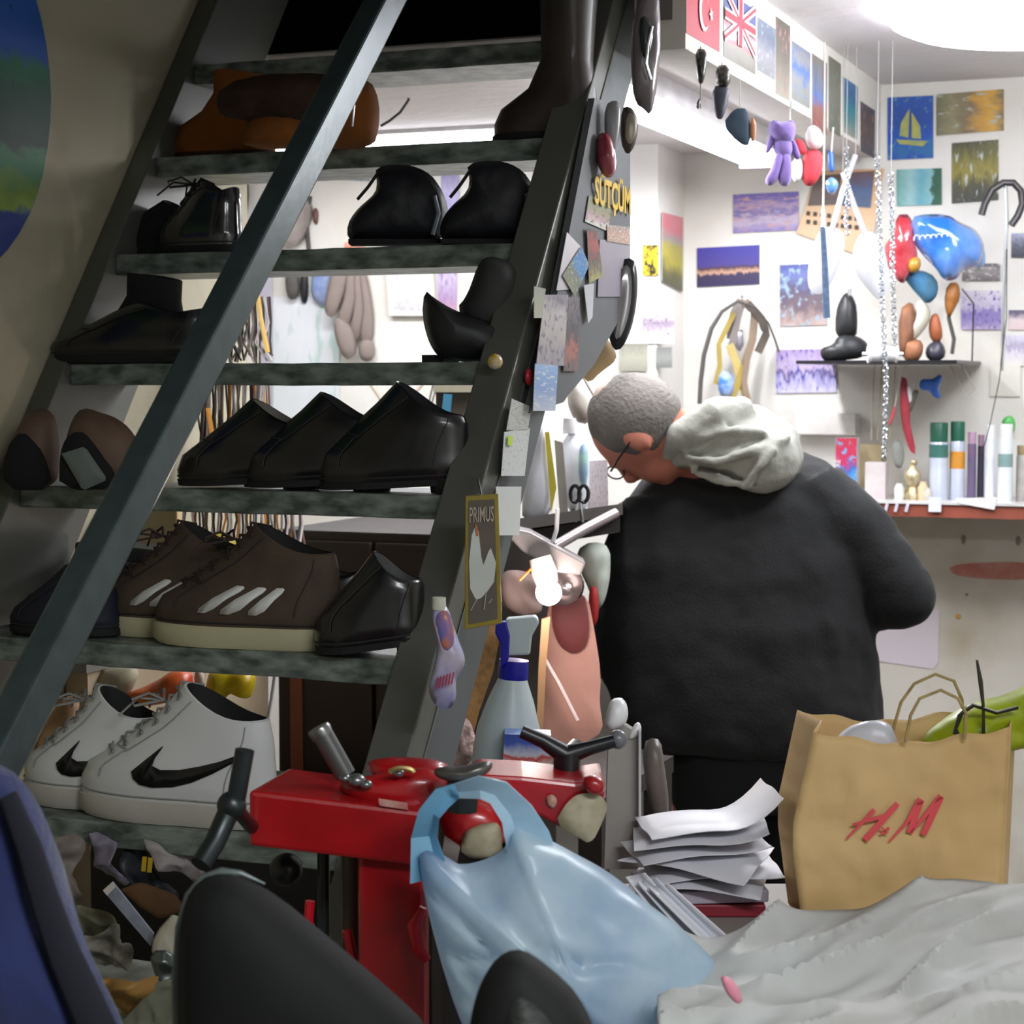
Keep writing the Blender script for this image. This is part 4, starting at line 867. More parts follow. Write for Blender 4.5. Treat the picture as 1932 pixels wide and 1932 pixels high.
for k, (x, h) in enumerate(((1697, .04), (1742, .045), (1750, .03))):
    c = V((PV(x, 900, 4.66).x, 4.66, zs)); one(MB().lathe([(.012, 0), (.013, h*.7), (.008, h*.9), (.008, h)], c, n=14), 'small_jar', mat('jar_%d' % k, ['cfcfc6', 'd0b896', 'b9b4aa'][k], .3), ['small whitish jar left of the brass ornament', 'small cream jar right of the brass ornament', 'low grey jar beside the spray cans'][k], 'jar')
one(MB().puff([(1683, 830), (1700, 828), (1706, 860), (1700, 885), (1688, 880), (1682, 855)], 4.72, .012, .012, n=20), 'plastic_pouch', mat('pouch', 'c6cac4', .3, trans=.4), 'pale plastic pouch leaning behind the shelf jars', 'pouch')
one(MB().box(PV(1560, 800, 4.86), (.16, .05, .055)), 'white_carton', mat('carton_pale', 'd8d4d0', .6), 'long pale box behind the shoulder on the back wall', 'box', smooth=False, bevel=.003)
# below the shelf
one(MB().prism([PV(a, b, 4.884) for a, b in ((1600, 1150), (1772, 1150), (1770, 1250), (1760, 1262), (1600, 1240))], (0, 1, 0), .002), 'paper_sheet', mat('paper_pink', 'd9cfd6', .6, scale=2, var=.03), 'pale pinkish sheet on the lower wall beside the elbow', 'paper', smooth=False)
mb = MB(); pts = smooth_poly([(1790, 1070), (1830, 1062), (1960, 1060), (1960, 1094), (1850, 1092), (1800, 1084)], 30, 2)
mb.prism([PV(q[0], q[1], 4.885) for q in pts], (0, 1, 0), .001)
one(mb, 'red_smear', mat('stain_red', 'b8685e', .8, col2='cda898', scale=9), 'faded red smear along the lower back wall', 'stain', smooth=False)
M_spot = mat('wall_mark', '8d8578', .9)
for k, (x, y, r) in enumerate(((1818, 1018, 5), (1921, 1020, 5), (1824, 1122, 3), (1808, 1163, 6))):
    p = PV(x, y, 4.885); one(MB().ell(p, (.0013*r, .001, .0025*r if k < 2 else .0013*r), nu=10, nv=6), 'wall_mark', M_spot if k < 3 else mat('rust_mark', 'c09458', .9), ['dark dent in the lower wall, above the red smear at left', 'dark dent in the lower wall at the right frame edge', 'tiny mark just below the red smear', 'rust coloured spot below the red smear'][k], 'mark')
# ------------------------------------------------------------------ seen through the treads: white panel, cabinet, hanging goods
t = thing('cabinet', 'tall dark brown wooden cabinet behind the lower treads', 'cabinet', (-1.56, 3.62, 0))
M_cab = mat('cabinet_brown', '1f1410', .5, scale=8, var=.25, stretch=(1, 1, .2))
MB().span((-1.9, 3.42, 0), (-1.45, 3.85, 1.2)).build('body', M_cab, t, smooth=False, bevel=.004)
MB().span((-1.89, 3.405, .06), (-1.68, 3.42, 1.18)).build('door', M_cab, t, smooth=False, bevel=.003)
MB().span((-1.67, 3.405, .06), (-1.46, 3.42, 1.18)).build('door', M_cab, t, smooth=False, bevel=.003)
MB().span((-1.86, 3.398, .06), (-1.835, 3.405, 1.18)).build('trim_strip', mat('cabinet_edge', '6a3620', .5), t, smooth=False)
t = thing('low_cabinet', 'low cream cabinet with a grey top against the left wall', 'cabinet', (-1.92, 3.05, 0))
MB().span((-1.945, 2.75, 0), (-1.9, 3.38, 1.0)).build('body', mat('cream_board', 'b9ae96', .6, scale=3, var=.08, col2='9a8260'), t, smooth=False)
MB().span((-1.945, 2.74, 1.0), (-1.895, 3.39, 1.03)).build('top', mat('grey_top', '7d7a75', .4), t, smooth=False)
one(MB().box(P(262, 1085, 3.18), (.2, .1, .1), rotm(0, .1, YAW)), 'black_case', mat('case_black', '15161a', .5), 'black case behind the brown striped sneakers', 'case', smooth=False, bevel=.004)
one(MB().box(P(295, 1000, 3.4), (.085, .05, .13), rotm(0, 0, YAW)), 'cream_box', mat('cream_tin', 'c8bfa0', .5, col2='b59a5c', scale=6), 'cream and ochre box behind the handrail above the black case', 'box', smooth=False, bevel=.003)
one(MB().tube([P(72, 1008, 3.4), P(150, 965, 3.4)], .01, 8), 'short_rod', mat('rod_brown', '2a1c18', .5), 'short dark rod leaning at the white panel below the fourth tread', 'rod')
# laces
def strands(label, name, x0, x1, y0, y1, D, cols, n=18, group=None, seed=1, r=.0042, cat='shoelaces'):
    random.seed(seed); t = thing(name, label, cat, P((x0+x1)/2, y0, D), group=group)
    mbs = [MB() for c in cols]
    for k in range(n):
        x = x0+(x1-x0)*(k+.5)/n; d = D+random.uniform(-.03, .03); yb = y1-random.uniform(0, .25)*(y1-y0); e = random.uniform(-14, 14)
        mbs[k % len(cols)].tube([P(x+random.uniform(-3, 3), y0, d), P(x+e*.5, y0+(yb-y0)*.4, d+.01), P(x-e*.4, y0+(yb-y0)*.75, d), P(x+e, yb, d)], r, 6, flat=.35)
    for c, m in zip(cols, mbs): m.build('strand', c, t)
    return t
M_l = [mat('lace_grey', '8f8a88', .8, scale=60, var=.2), mat('lace_dark', '2e2a2a', .8), mat('lace_white', 'bcb6b4', .8), mat('lace_brown', '5a4638', .8)]
M_lo = mat('lace_orange', 'c88420', .7)
strands('hanks of grey and brown shoelaces behind the handrail, upper bunch', 'shoelace_bundle', 425, 512, 560, 700, 3.62, M_l, 26, 'shoelaces behind the stairs', 1)
strands('hanks of white and dark shoelaces below the third tread', 'shoelace_bundle', 375, 508, 690, 940, 3.6, M_l+[M_lo], 44, 'shoelaces behind the stairs', 2)
strands('shoelaces and orange ribbons hanging below the fourth tread', 'shoelace_bundle', 345, 575, 930, 1085, 3.55, M_l+[M_lo], 44, 'shoelaces behind the stairs', 3)
one(MB().tube([P(484, 540, 3.58), P(492, 600, 3.58), P(505, 665, 3.58)], .009, 6, flat=.3), 'ribbon', mat('ribbon_yellow', 'c9a024', .5), 'yellow ribbon beside the upper bunch of shoelaces', 'ribbon')
one(MB().tube([P(392, 770, 3.55), P(402, 830, 3.55), P(396, 880, 3.55)], .008, 6, flat=.4), 'ribbon', mat('ribbon_orange', 'cf8d1c', .5), 'orange ribbon among the shoelaces below the third tread', 'ribbon')
M_yp = mat('yellow_plastic', 'c4bf22', .35, scale=8, col2='d0a51e', trans=.3)
one(MB().puff([(372, 1010), (400, 1005), (440, 1015), (448, 1040), (425, 1058), (395, 1050), (366, 1075), (372, 1040)], 3.5, .03, .03, n=30, wr=.01, wf=30), 'yellow_bag', M_yp, 'crumpled yellow plastic bag under the fourth tread', 'bag')
one(MB().puff([(398, 1262), (484, 1262), (475, 1310), (462, 1318), (440, 1300), (410, 1328), (385, 1345), (388, 1290)], 3.3, .03, .03, n=34, wr=.012, wf=30, smooth=1), 'yellow_bag', M_yp, 'bright yellow plastic bag hanging above the large white sneaker', 'bag')
one(MB().puff([(330, 1262), (362, 1262), (366, 1310), (300, 1330), (250, 1335), (215, 1330), (240, 1308), (290, 1290)], 3.3, .03, .03, n=34, wr=.01, wf=30, smooth=1), 'red_bag', mat('red_orange_plastic', 'b8231e', .35, col2='d8822a', scale=7), 'red and orange plastic bag between the white sneakers', 'bag')
one(MB().puff([(182, 1270), (225, 1255), (262, 1258), (245, 1310), (205, 1335), (172, 1330)], 3.3, .02, .02, n=26, wr=.008, wf=30, smooth=1), 'cream_bag', mat('cream_paper', 'a8a287', .7), 'cream paper bag above the rear white sneaker', 'bag')
one(MB().puff([(155, 1272), (178, 1255), (215, 1258), (190, 1290), (160, 1288)], 3.35, .012, .012, n=20), 'yellow_scrap', mat('dull_yellow', '8f8420', .6), 'small dull yellow scrap under the fifth tread by the handrail', 'scrap')
one(MB().puff([(60, 1470), (75, 1380), (120, 1310), (150, 1320), (120, 1420), (90, 1480)], 3.2, .02, .02, n=26), 'tan_leather', mat('tan_sheet', '9c7a58', .7, scale=4, var=.15), 'tan leather sheet leaning beyond the rear white sneaker', 'leather')
one(MB().puff([(366, 1262), (384, 1262), (386, 1300), (384, 1335), (372, 1325)], 3.32, .01, .01, n=20, smooth=1), 'beige_strip', MATS['lace_beige'], 'beige cloth strip between the red and yellow bags', 'strip')
one(MB().tube([P(520, 1262, 3.3), P(512, 1320, 3.25), P(503, 1370, 3.2)], .003, 6), 'thin_cable', mat('cable_grey', '6d6a6c', .5), 'thin grey cable hanging behind the large white sneaker', 'cable')
# hanging insoles on the back left wall
M_ins = mat('insole_taupe', '7d706a', .75, scale=10, var=.08)
GI = 'taupe insoles hanging in a bunch'
for k, q in enumerate((([(628, 500), (660, 500), (655, 540), (632, 600), (612, 590), (615, 560)]), ([(655, 500), (672, 500), (676, 560), (660, 615), (640, 620), (636, 600), (650, 560)]), ([(668, 500), (680, 500), (690, 560), (688, 620), (672, 640), (660, 630), (670, 580)]), ([(678, 500), (690, 500), (706, 580), (706, 640), (690, 655), (680, 640), (688, 590)]), ([(630, 600), (660, 610), (672, 640), (672, 672), (650, 678), (632, 640)]), ([(680, 640), (705, 640), (708, 668), (700, 682), (684, 682), (676, 665)]))):
    one(MB().puff(q, 5.175-.003*k, .014, .012, n=26, smooth=1), 'insole', M_ins, ['leftmost long insole of the hanging bunch', 'second insole from the left in the hanging bunch', 'third long insole, in the middle of the bunch', 'rightmost long insole of the hanging bunch', 'lowest left insole of the bunch, tip down', 'lowest right insole of the bunch, tip on the tread line'][k], 'insole', GI)
VL = 4.655
def postL(name, label, r, m, tilt=0, cat='poster', v=VL, **k): return card(name, label, cat, rectV(*r, v, tilt), m, **k)
fr = thing('framed_picture', 'pale framed picture on the wall behind the black ankle boot', 'picture', PV(780, 640, VL))
MB().prism([PV(a, b, VL) for a, b in ((729, 480), (819, 478), (822, 596), (738, 596))], (0, -1, 0), .012).build('frame', mat('frame_white', 'd8d6d2', .4), fr, smooth=False)
card('print', '', '', [PV(a, b, VL-.0125) for a, b in ((738, 486), (810, 484), (812, 586), (744, 586))], pic([(0, 'b9b7bb'), (.5, 'd0ced2'), (1, 'a2a0a6')], .4, (3, 4), 50, 'e0dee2', .58), parent=fr)
postL('poster', 'violet and pink printed poster right of the pale framed picture', (826, 470, 862, 600), pic([(0, 'c07f88'), (.3, '9a86a8'), (.6, 'b5a6c0'), (1, '8d80b0')], .35, (6, 3), 51, '5f4e80', .62))
postL('poster', 'violet poster strip seen between the two black ankle boots', (832, 318, 866, 400), pic([(0, '8f8ab5'), (.5, 'aaa3c4'), (1, '7f7aa8')], .3, (3, 3), 52))
postL('postcard', 'greenish purple printed card under the second tread', (630, 300, 697, 338), pic([(0, '8f9aa0'), (.5, 'a5a0ac'), (1, '9c86a5')], .35, (6, 3), 53, '5f5570', .62), cat='postcard', tilt=4)
postL('paper_sheet', 'large white paper sheet hanging on the wall above the loafers', (515, 560, 640, 880), pic([(0, 'dcdfe4'), (.5, 'd4dadd'), (1, 'dee0e6')], .5, (3, 2), 54, 'bcd0cc', .62), cat='paper')
postL('paper_sheet', 'pale narrow strip of white plastic beside the shoelaces', (492, 500, 514, 860), pic([(0, 'a9a6b2'), (1, 'b8b4c2')], .3, (3, 2), 55), cat='paper', v=4.652)
one(MB().puff([(592, 490), (632, 490), (628, 575), (612, 580), (586, 560), (588, 520)], 5.22, .02, .02, n=28, smooth=1), 'blue_packet', mat('packet_bluegrey', '6478a8', .3, col2='b0bcd6', scale=14), 'blue and pale plastic packet hanging left of the insoles', 'packet')
one(MB().puff([(540, 500), (562, 500), (566, 560), (545, 566), (538, 540)], 5.245, .012, .012, n=20, smooth=1), 'grey_sole', mat('sole_grey', '4a4744', .6), 'dark grey shoe sole hanging left of the blue packet', 'sole')
one(MB().puff([(568, 502), (580, 502), (582, 560), (574, 574), (566, 560)], 5.245, .01, .01, n=20, smooth=1), 'black_sole', M_blk2, 'narrow black sole hanging between the grey sole and blue packet', 'sole')
one(MB().puff([(560, 385), (580, 372), (590, 400), (575, 450), (552, 470), (530, 462), (545, 420)], 5.24, .015, .015, n=26), 'hanging_shoe', mat('shoe_taupe', '9a8f88', .6, col2='6a625e'), 'taupe shoe upper hanging behind the handrail on the third row', 'shoe')
one(MB().puff([(590, 392), (602, 395), (600, 425), (590, 420)], 5.24, .008, .008, n=16), 'brown_tab', mat('tab_brown', '5a3a2a', .5), 'small brown leather tab right of the taupe shoe upper', 'leather')
one(MB().tube([P(585, 370, 5.24), P(578, 420, 5.24), P(583, 475, 5.24)], .006, 6), 'dark_strap', mat('strap_dark', '38302c', .6), 'dark strap hanging beside the taupe shoe upper', 'strap')
one(MB().puff([(428, 330), (455, 330), (470, 350), (462, 420), (446, 400), (434, 370)], 5.3, .02, .02, n=26), 'tan_cone', mat('tan_dark', '5a4a2c', .6), 'dark tan leather piece hanging above the glossy lace-up shoe', 'leather')
card('paper_sheet', 'pale lilac sheet taped on the left wall behind the glossy shoe', 'paper', [PU(a, b, ULFT+.003) for a, b in ((318, 335), (408, 335), (385, 425), (275, 415))], pic([(0, '9a98a8'), (.5, 'b0aec0'), (1, 'a4a2b4')], .3, (3, 2), 56))
one(MB().box(P(668, 462, 5.18), (.05, .02, .014), rotm(0, 0, YAW)), 'red_box', mat('box_redor', 'b8482e', .5, col2='d8a08a', scale=60), 'small red orange box under the toe of the left ankle boot', 'box', smooth=False)
# folded rods and cable by the bench seen below tread 3
for k, (a, b) in enumerate((((700, 725), (750, 800)), ((800, 722), (700, 830)))):
    one(MB().tube([P(*a, 5.08), P(*b, 5.08)], .005, 8), 'thin_rod', mat('rod_beige', 'b5a898', .5), ['thin beige rod leaning right above the middle loafer', 'thin beige rod leaning left above the middle loafer'][k], 'rod')
for k in range(2):
    one(MB().tube([P(826-k*8, 722, 5.06), P(815-k*6, 760, 5.06), P(803-k*6, 790, 5.06)], .0022, 6), 'power_cable', M_blk2, ['black cable hanging right above the near loafer', 'second black cable, left of its twin'][k], 'cable', 'twin black cables above the near loafer')
t = thing('wall_box', 'cream topped box with blue label beside the stringer', 'box', P(865, 770, 4.0))
MB().box(P(868, 730, 4.0), (.11, .05, .022), rotm(0, 0, YAW)).build('top', mat('cream_lid', 'b5af98', .5), t, smooth=False)
MB().box(P(868, 770, 4.02), (.1, .04, .07), rotm(0, 0, YAW)).build('body', mat('box_taupe', '5d5248', .5), t, smooth=False)
MB().box(P(842, 775, 3.98), (.018, .012, .07), rotm(0, .1, YAW)).build('label', mat('label_blue', '4f93b5', .4), t, smooth=False)
# curved cable on the loft underside
one(MB().tube([P(x, y, 4.1) for x, y in ((782, 143), (778, 165), (770, 190), (755, 212), (735, 228), (718, 238))], .0028, 6), 'dangling_cable', M_blk2, 'black cable dangling from the loft above the second tread', 'cable')

# ------------------------------------------------------------------ the cluttered board on the side of the staircase
US = -1.07
def so(px, off=0): return [PU(a, b, US+off) for a, b in px]
bd = one(MB().prism(so([(1122, 185), (1189, 205), (1189, 485), (1170, 600), (1120, 690), (1060, 760), (1000, 780), (1035, 640)]), (-1, 0, 0), .012), 'notice_board', mat('board_slate', '5f6264', .55, scale=6, var=.1), 'grey board full of cards fixed to the side of the staircase', 'board', smooth=False)
def sc(name, label, q, m, cat='card', off=.003, **k): return card(name, label, cat, so(q, off), m, .001, **k)
GS = 'cards pinned beside the staircase'
sc('postcard', 'postcard in green, pink and white below the yellow letters', [(1112, 368), (1156, 388), (1146, 436), (1104, 418)], pic([(0, 'c8ccc4'), (.3, 'b58f9a'), (.6, '8d8a6a'), (1, '7d8a7a')], .3, (3, 3), 60, '6f7a4c', .6), group=GS)
sc('envelope', 'white envelope with a blue edged corner at the stringer', [(1070, 438), (1100, 470), (1092, 545), (1050, 548)], pic([(0, 'b9b4b8'), (1, 'd2cdd0')], .3, (2, 2), 61), group=GS)
sc('postcard', 'blue and olive mosaic postcard slanting over the white envelope', [(1097, 465), (1112, 500), (1085, 560), (1062, 520)], pic([(0, '7a7a62'), (.4, '6a7066'), (.55, '3f82b8'), (1, '3a74b0')], .2, (4, 6), 62, '9aa08a', .6), off=.006, group=GS)
sc('postcard', 'dark card with red and olive flowers left of the lilac sheet', [(1108, 430), (1126, 436), (1138, 520), (1112, 535)], pic([(0, '9a9a5a'), (.25, '6a6850'), (.5, '5a443e'), (.7, 'a04a42'), (1, '4a3a3a')], .35, (4, 4), 63, '9c3a38', .62), off=.006, group=GS)
sc('paper_sheet', 'lilac grey sheet behind the oval mirror', [(1132, 452), (1189, 455), (1189, 560), (1128, 560)], pic([(0, '8a8590'), (1, '9a949c')], .3, (2, 2), 64), cat='paper')
sc('sticker', 'strip of small orange printed stickers above the lilac sheet', [(1146, 424), (1189, 428), (1189, 462), (1146, 455)], pic([(0, 'a89080'), (.5, 'b5907c'), (1, '8f8680')], .6, (9, 3), 65, 'd8cfc8', .6), cat='sticker', off=.005)
sc('paper_slip', 'folded white slip hanging below the flower card', [(1102, 538), (1121, 535), (1118, 598), (1110, 610)], pic([(0, 'bfc2c6'), (1, 'b0b4ba')], .3, (4, 1), 66), cat='paper', off=.008)
sc('photo', 'pale flowered grey photo above the blue card', [(1028, 556), (1072, 556), (1064, 690), (1012, 690)], pic([(0, '8f8a92'), (.3, 'a8a29e'), (.7, 'b5b0ac'), (1, '857f86')], .35, (3, 3), 67, '6f6a80', .6), cat='photo', off=.006)
sc('photo', 'dark mottled photo between the pale photo and the tan leather', [(1072, 560), (1094, 560), (1090, 700), (1064, 700)], pic([(0, '6d5f5c'), (.3, 'a8685c'), (.5, '4d4a50'), (1, '7a7074')], .35, (4, 4), 68, '393a44', .6), cat='photo', off=.005)
sc('notice', 'narrow cream card at the stringer edge above the yellow pin', [(1008, 540), (1030, 545), (1022, 600), (1008, 600)], pic([(0, 'a5a892'), (1, '8f9082')], .3, (2, 2), 69), off=.008, group=GS)
sc('postcard', 'light blue card with white diagonal shape', [(1010, 686), (1053, 690), (1048, 775), (1006, 775)], pic([(0, 'b8c0cc'), (.5, '7f9cc8'), (1, '8fb0d8')], .2, (1.5, 5), 70, 'c8ccd2', .6), off=.009, group=GS)
t = thing('mirror', 'oval hand mirror in a thick black frame hanging on the board', 'mirror', PU(1175, 580, US+.02))
ov = [(1183, 487), (1198, 492), (1203, 540), (1196, 600), (1180, 645), (1163, 662), (1150, 640), (1145, 590), (1152, 530), (1168, 495)]
MB().puff(ov, 3.33, .012, .012, n=36).build('frame', mat('mirror_black', '25262a', .3), t)
MB().puff([(1180, 500), (1191, 510), (1192, 560), (1182, 610), (1166, 640), (1156, 620), (1153, 570), (1164, 520)], 3.315, .003, .001, n=32).build('glass', mat('mirror_glass', 'a8a6aa', .12, .95), t)
one(MB().puff([(1100, 590), (1110, 598), (1130, 625), (1155, 650), (1164, 676), (1130, 700), (1112, 720), (1096, 700), (1088, 640)], 3.38, .01, .01, n=30, smooth=1), 'leather_cutting', mat('leather_sand', 'bda27a', .7, scale=10, var=.08), 'sand coloured leather cutting below the oval mirror', 'leather')
one(MB().puff([(1125, 262), (1140, 250), (1155, 262), (1162, 300), (1160, 330), (1145, 336), (1130, 320), (1124, 290)], 3.2, .02, .02, n=28, wr=.006, wf=50), 'red_pouch', mat('pouch_red', '8a2436', .3, col2='a8616a', scale=20, coat=.5), 'dark red shiny pouch hanging above the yellow letters', 'pouch')
one(MB().puff([(1142, 200), (1160, 190), (1172, 200), (1170, 250), (1160, 300), (1145, 290), (1140, 240)], 3.22, .012, .012, n=26), 'plastic_pouch', mat('pouch_bluegrey', '8f9aa6', .3, scale=12, col2='a09488'), 'bluish clear pouch above the dark red pouch', 'pouch')
t = thing('mirror', 'small round bronze rimmed mirror beside the tube lamp', 'mirror', P(1188, 285, 3.22))
MB().puff([(1172, 205), (1190, 200), (1204, 225), (1200, 265), (1184, 290), (1170, 262)], 3.24, .01, .01, n=28).build('frame', mat('bronze_dark', '4a453f', .4, .4), t)
MB().puff([(1186, 212), (1198, 222), (1200, 245), (1192, 272), (1180, 265), (1180, 235)], 3.228, .003, .001, n=24).build('glass', mat('glass_warm', '9a9482', .3, .3), t)
t = thing('hanging_purse', 'long shiny grey purse hanging at the top of the staircase', 'purse', P(1218, 210, 3.1))
MB().puff([(1192, 60), (1200, 10), (1215, -40), (1240, -40), (1246, 60), (1240, 150), (1228, 218), (1215, 200), (1196, 190), (1190, 120)], 3.12, .02, .02, n=40, wr=.008, wf=30).build('body', mat('purse_grey', '6f6c6e', .25, scale=14, col2='8f8288', coat=.5), t)
MB().puff([(1206, 40), (1220, 30), (1232, 60), (1224, 110), (1212, 110)], 3.095, .006, .006, n=20).build('panel', mat('purse_dark', '26302f', .25, coat=.5), t)
MB().tube([P(1230, 50, 3.09), P(1222, 85, 3.08), P(1219, 120, 3.08), P(1228, 150, 3.085)], .0025, 6).build('zip', M_chn, t)
lt = thing('lettering_sign', 'yellow block letters stuck on the grey board', 'letters', PU(1155, 390, US+.004))
text3('SÜTÇÜM', 'letters', mat('letter_yellow', 'd6b23a', .5), PU(1122, 382, US+.006), (0, 1, -.02), UZ, .062, lt, wid=PU(1189, 380, US).y-PU(1122, 380, US).y, bold=.03)
# notes lower down, on the side of the stringer
US2 = UN+SW+.003
def s2(q, o=0): return [PU(a, b, US2+o) for a, b in q]
for nm, lab, q, m in (
    ('note', 'white handwritten note nearest the yellow pin', [(966, 752), (1003, 768), (996, 812), (956, 812)], pic([(0, 'b0b2ac'), (1, 'b8bab6')], .4, (8, 8), 71, '8a8c88', .6)),
    ('note', 'white note with a lime green mark', [(952, 815), (1000, 808), (990, 898), (946, 898)], pic([(0, 'c8ccca'), (1, 'c2c6c4')], .4, (6, 6), 72, '8c8a90', .66)),
    ('note', 'blank white note above the framed goose picture', [(936, 918), (984, 918), (980, 1010), (940, 1010)], pic([(0, 'ccd0ce'), (1, 'c4c8c6')], .4, (3, 3), 73))):
    card(nm, lab, 'note', s2(q, .012), m, .001, group='white notes on the stair stringer')
one(MB().prism(s2([(958, 822), (968, 824), (965, 842), (957, 840)], .0145), (1, 0, 0), .0006), 'lime_mark', mat('lime', 'b4d030', .5), 'lime green sticker on the middle white note', 'sticker', smooth=False)
one(MB().ell(PU(962, 683, UN+.045)+V((0, -.06, 0)), .012, nu=14, nv=8), 'round_pin', mat('pin_yellow', 'c9a41e', .3, col2='c0b8b0', scale=60), 'round yellow and white pin on the stringer face', 'pin')
one(MB().ell(PU(997, 711, US2+.006), (.006, .009, .013), nu=14, nv=8), 'round_pin', mat('pin_red', 'b8283a', .3), 'small red pin beside the light blue card', 'pin')
one(MB().tube([P(908, 934, 2.62), P(902, 905, 2.66), PU(895, 898, UN+SW-.01)], .0015, 6), 'hanging_wire', M_chn, 'short wire holding the goose picture on the stringer', 'wire')
g = thing('goose_picture', 'tall framed picture of two white geese hanging on the stringer', 'picture', P(908, 1188, 2.62))
Dg = 2.62
def gp(q, D): return [P(a, b, D) for a, b in q]
MB().prism(gp([(878, 936), (940, 932), (947, 1176), (877, 1188)], Dg), FW, .012).build('frame', mat('frame_gold', '8f7f2e', .4, .2, scale=30, var=.15), g, smooth=False, bevel=.001)
MB().prism(gp([(884, 945), (933, 942), (939, 1168), (884, 1178)], Dg-.001), FW, .002).build('print', mat('goose_ground', '5a5348', .6, scale=12, var=.12), g, smooth=False)
Mg = mat('goose_white', 'c3c8c2', .6)
mb = MB()
mb.prism(gp([(897, 992), (903, 1003), (908, 1050), (912, 1066), (922, 1040), (926, 1034), (936, 1062), (932, 1098), (918, 1118), (908, 1128), (898, 1132), (887, 1110), (885, 1060), (890, 1010)], Dg-.002), FW, .001)
geese = mb.build('geese', Mg, g, smooth=False)
mb = MB()
for a, b, c, d in ((900, 1130, 888, 1152), (917, 1118, 913, 1150), (922, 1138, 928, 1130)): mb.tube([P(a, b, Dg-.0025), P(c, d, Dg-.0025)], .0012, 5)
mb.build('geese_legs', mat('legs_pale', '9a948c', .6), geese)
MB().prism(gp([(896, 990), (900, 990), (903, 1010), (899, 1012)], Dg-.004), FW, .001).build('beak', mat('beak_orange', 'b5683c', .6), geese, smooth=False)
text3('PRIMUS', 'lettering', mat('lett_cream', 'b0a493', .6), P(885, 986, Dg-.003), RX*1+UZ*.06, UZ, .03, g, wid=(P(932, 980, Dg)-P(886, 980, Dg)).length, bold=.01)
t = thing('printed_tube', 'crumpled white, blue and orange printed tube on the stringer', 'tube', P(845, 1340, 2.5))
MB().puff([(818, 1140), (828, 1134), (845, 1145), (858, 1195), (878, 1245), (868, 1268), (858, 1280), (860, 1320), (848, 1338), (826, 1335), (808, 1305), (816, 1270), (826, 1230), (822, 1190), (815, 1160)], 2.47, .018, .018, n=48, wr=.006, wf=50, smooth=1).build('body', pic([(0, 'c0b4cc'), (1, 'c0b8c8')], 0) and mat('tube_print', 'bdb6c2', .35, scale=22, col2='8f94c4'), t)
mb = MB().puff([(822, 1160), (845, 1150), (857, 1200), (848, 1232), (832, 1225), (822, 1185)], 2.455, .006, .001, n=24); mb.build('print', mat('tube_blue', '4f66b8', .35, scale=45, col2='c87a44'), t)
mb = MB()
for k in range(6): mb.tube([P(822+k*6, 1300-k*2, 2.446), P(826+k*6, 1278-k*2, 2.446)], .0011, 5)
mb.build('lettering', mat('lett_red', 'b03a54', .5), t)
MB().lathe([(.009, 0), (.0095, .004), (.009, .016)], P(828, 1150, 2.47), n=14).build('cap', mat('cap_cream', 'c8c8b8', .4), t)

# ------------------------------------------------------------------ workbench corner left of the man
t = thing('workbench', 'dark workbench in the corner left of the man', 'workbench', (-1.4, 4.2, 0))
M_bn = mat('bench_dark', '2d2723', .6, scale=6, var=.2)
MB().span((-1.3, 4.0, .82), (-1.0, 4.62, .86)).span((-1.93, 4.1, .82), (-1.3, 4.62, .86)).build('top', M_bn, t, smooth=False)
for x, y in ((-1.88, 4.15), (-1.05, 4.05), (-1.05, 4.57), (-1.88, 4.57)): MB().span((x-.025, y-.025, 0), (x+.025, y+.025, .82)).build('leg', M_bn, t, smooth=False)
zsh = P(1080, 985, 3.75).z
t = thing('corner_shelf', 'dark narrow shelf crowded with bottles left of the man', 'shelf', P(1080, 1000, 3.75))
MB().prism([P(980, 978, 3.6), P(1175, 950, 3.7), P(1175, 950, 3.95), P(985, 978, 3.95)], -UZ, .022).build('board', mat('shelf_grey', '5a5552', .6), t, smooth=False)
MB().prism([P(1005, 1000, 3.72), P(1170, 972, 3.8), P(1170, 1004, 3.8), P(1012, 1030, 3.72)], FW, .2).build('bracket_box', mat('box_dark', '1c1614', .6), t, smooth=False)
Ms = M_enam
one(MB().puff([(1027, 795), (1036, 830), (1040, 900), (1042, 975), (985, 985), (985, 930), (998, 870), (1015, 825)], 3.72, .02, .02, n=36, smooth=1, wr=.003, wf=20), 'white_bag', mat('bag_white', 'dcdde6', .45), 'white tapering plastic bag on the corner shelf', 'bag')
one(MB().prism(gp([(1028, 815), (1036, 815), (1050, 920), (1040, 968)], 3.7), FW, .003), 'yellow_ruler', mat('ruler_yellow', 'c9bb3a', .5), 'yellow strip leaning beside the white tapering bag', 'ruler', smooth=False)
one(MB().prism(gp([(1046, 830), (1062, 835), (1072, 965), (1056, 968)], 3.71), FW, .01), 'grey_strip', mat('strip_grey', '96918c', .5), 'grey strip standing between the yellow strip and the white bottle', 'strip', smooth=False)
t = thing('plastic_bottle', 'white plastic bottle with blue and teal print on the corner shelf', 'bottle', P(1085, 975, 3.74))
MB().puff([(1066, 815), (1106, 812), (1112, 900), (1108, 968), (1072, 972), (1060, 880)], 3.76, .035, .03, n=32, smooth=1).build('body', mat('bottle_glossw', 'e2e5ea', .3), t)
MB().puff([(1092, 845), (1106, 835), (1110, 885), (1104, 920), (1090, 905)], 3.73, .01, .001, n=20).build('print', mat('print_blue', '8fa6d0', .4, scale=50, col2='a8d0c8'), t)
MB().lathe([(.013, 0), (.014, .01), (.012, .03)], P(1075, 818, 3.75), n=14).build('cap', M_enam, t)
mb = MB()
t = thing('scissors', 'black handled scissors hanging in front of the white bottle', 'scissors', P(1092, 990, 3.66))
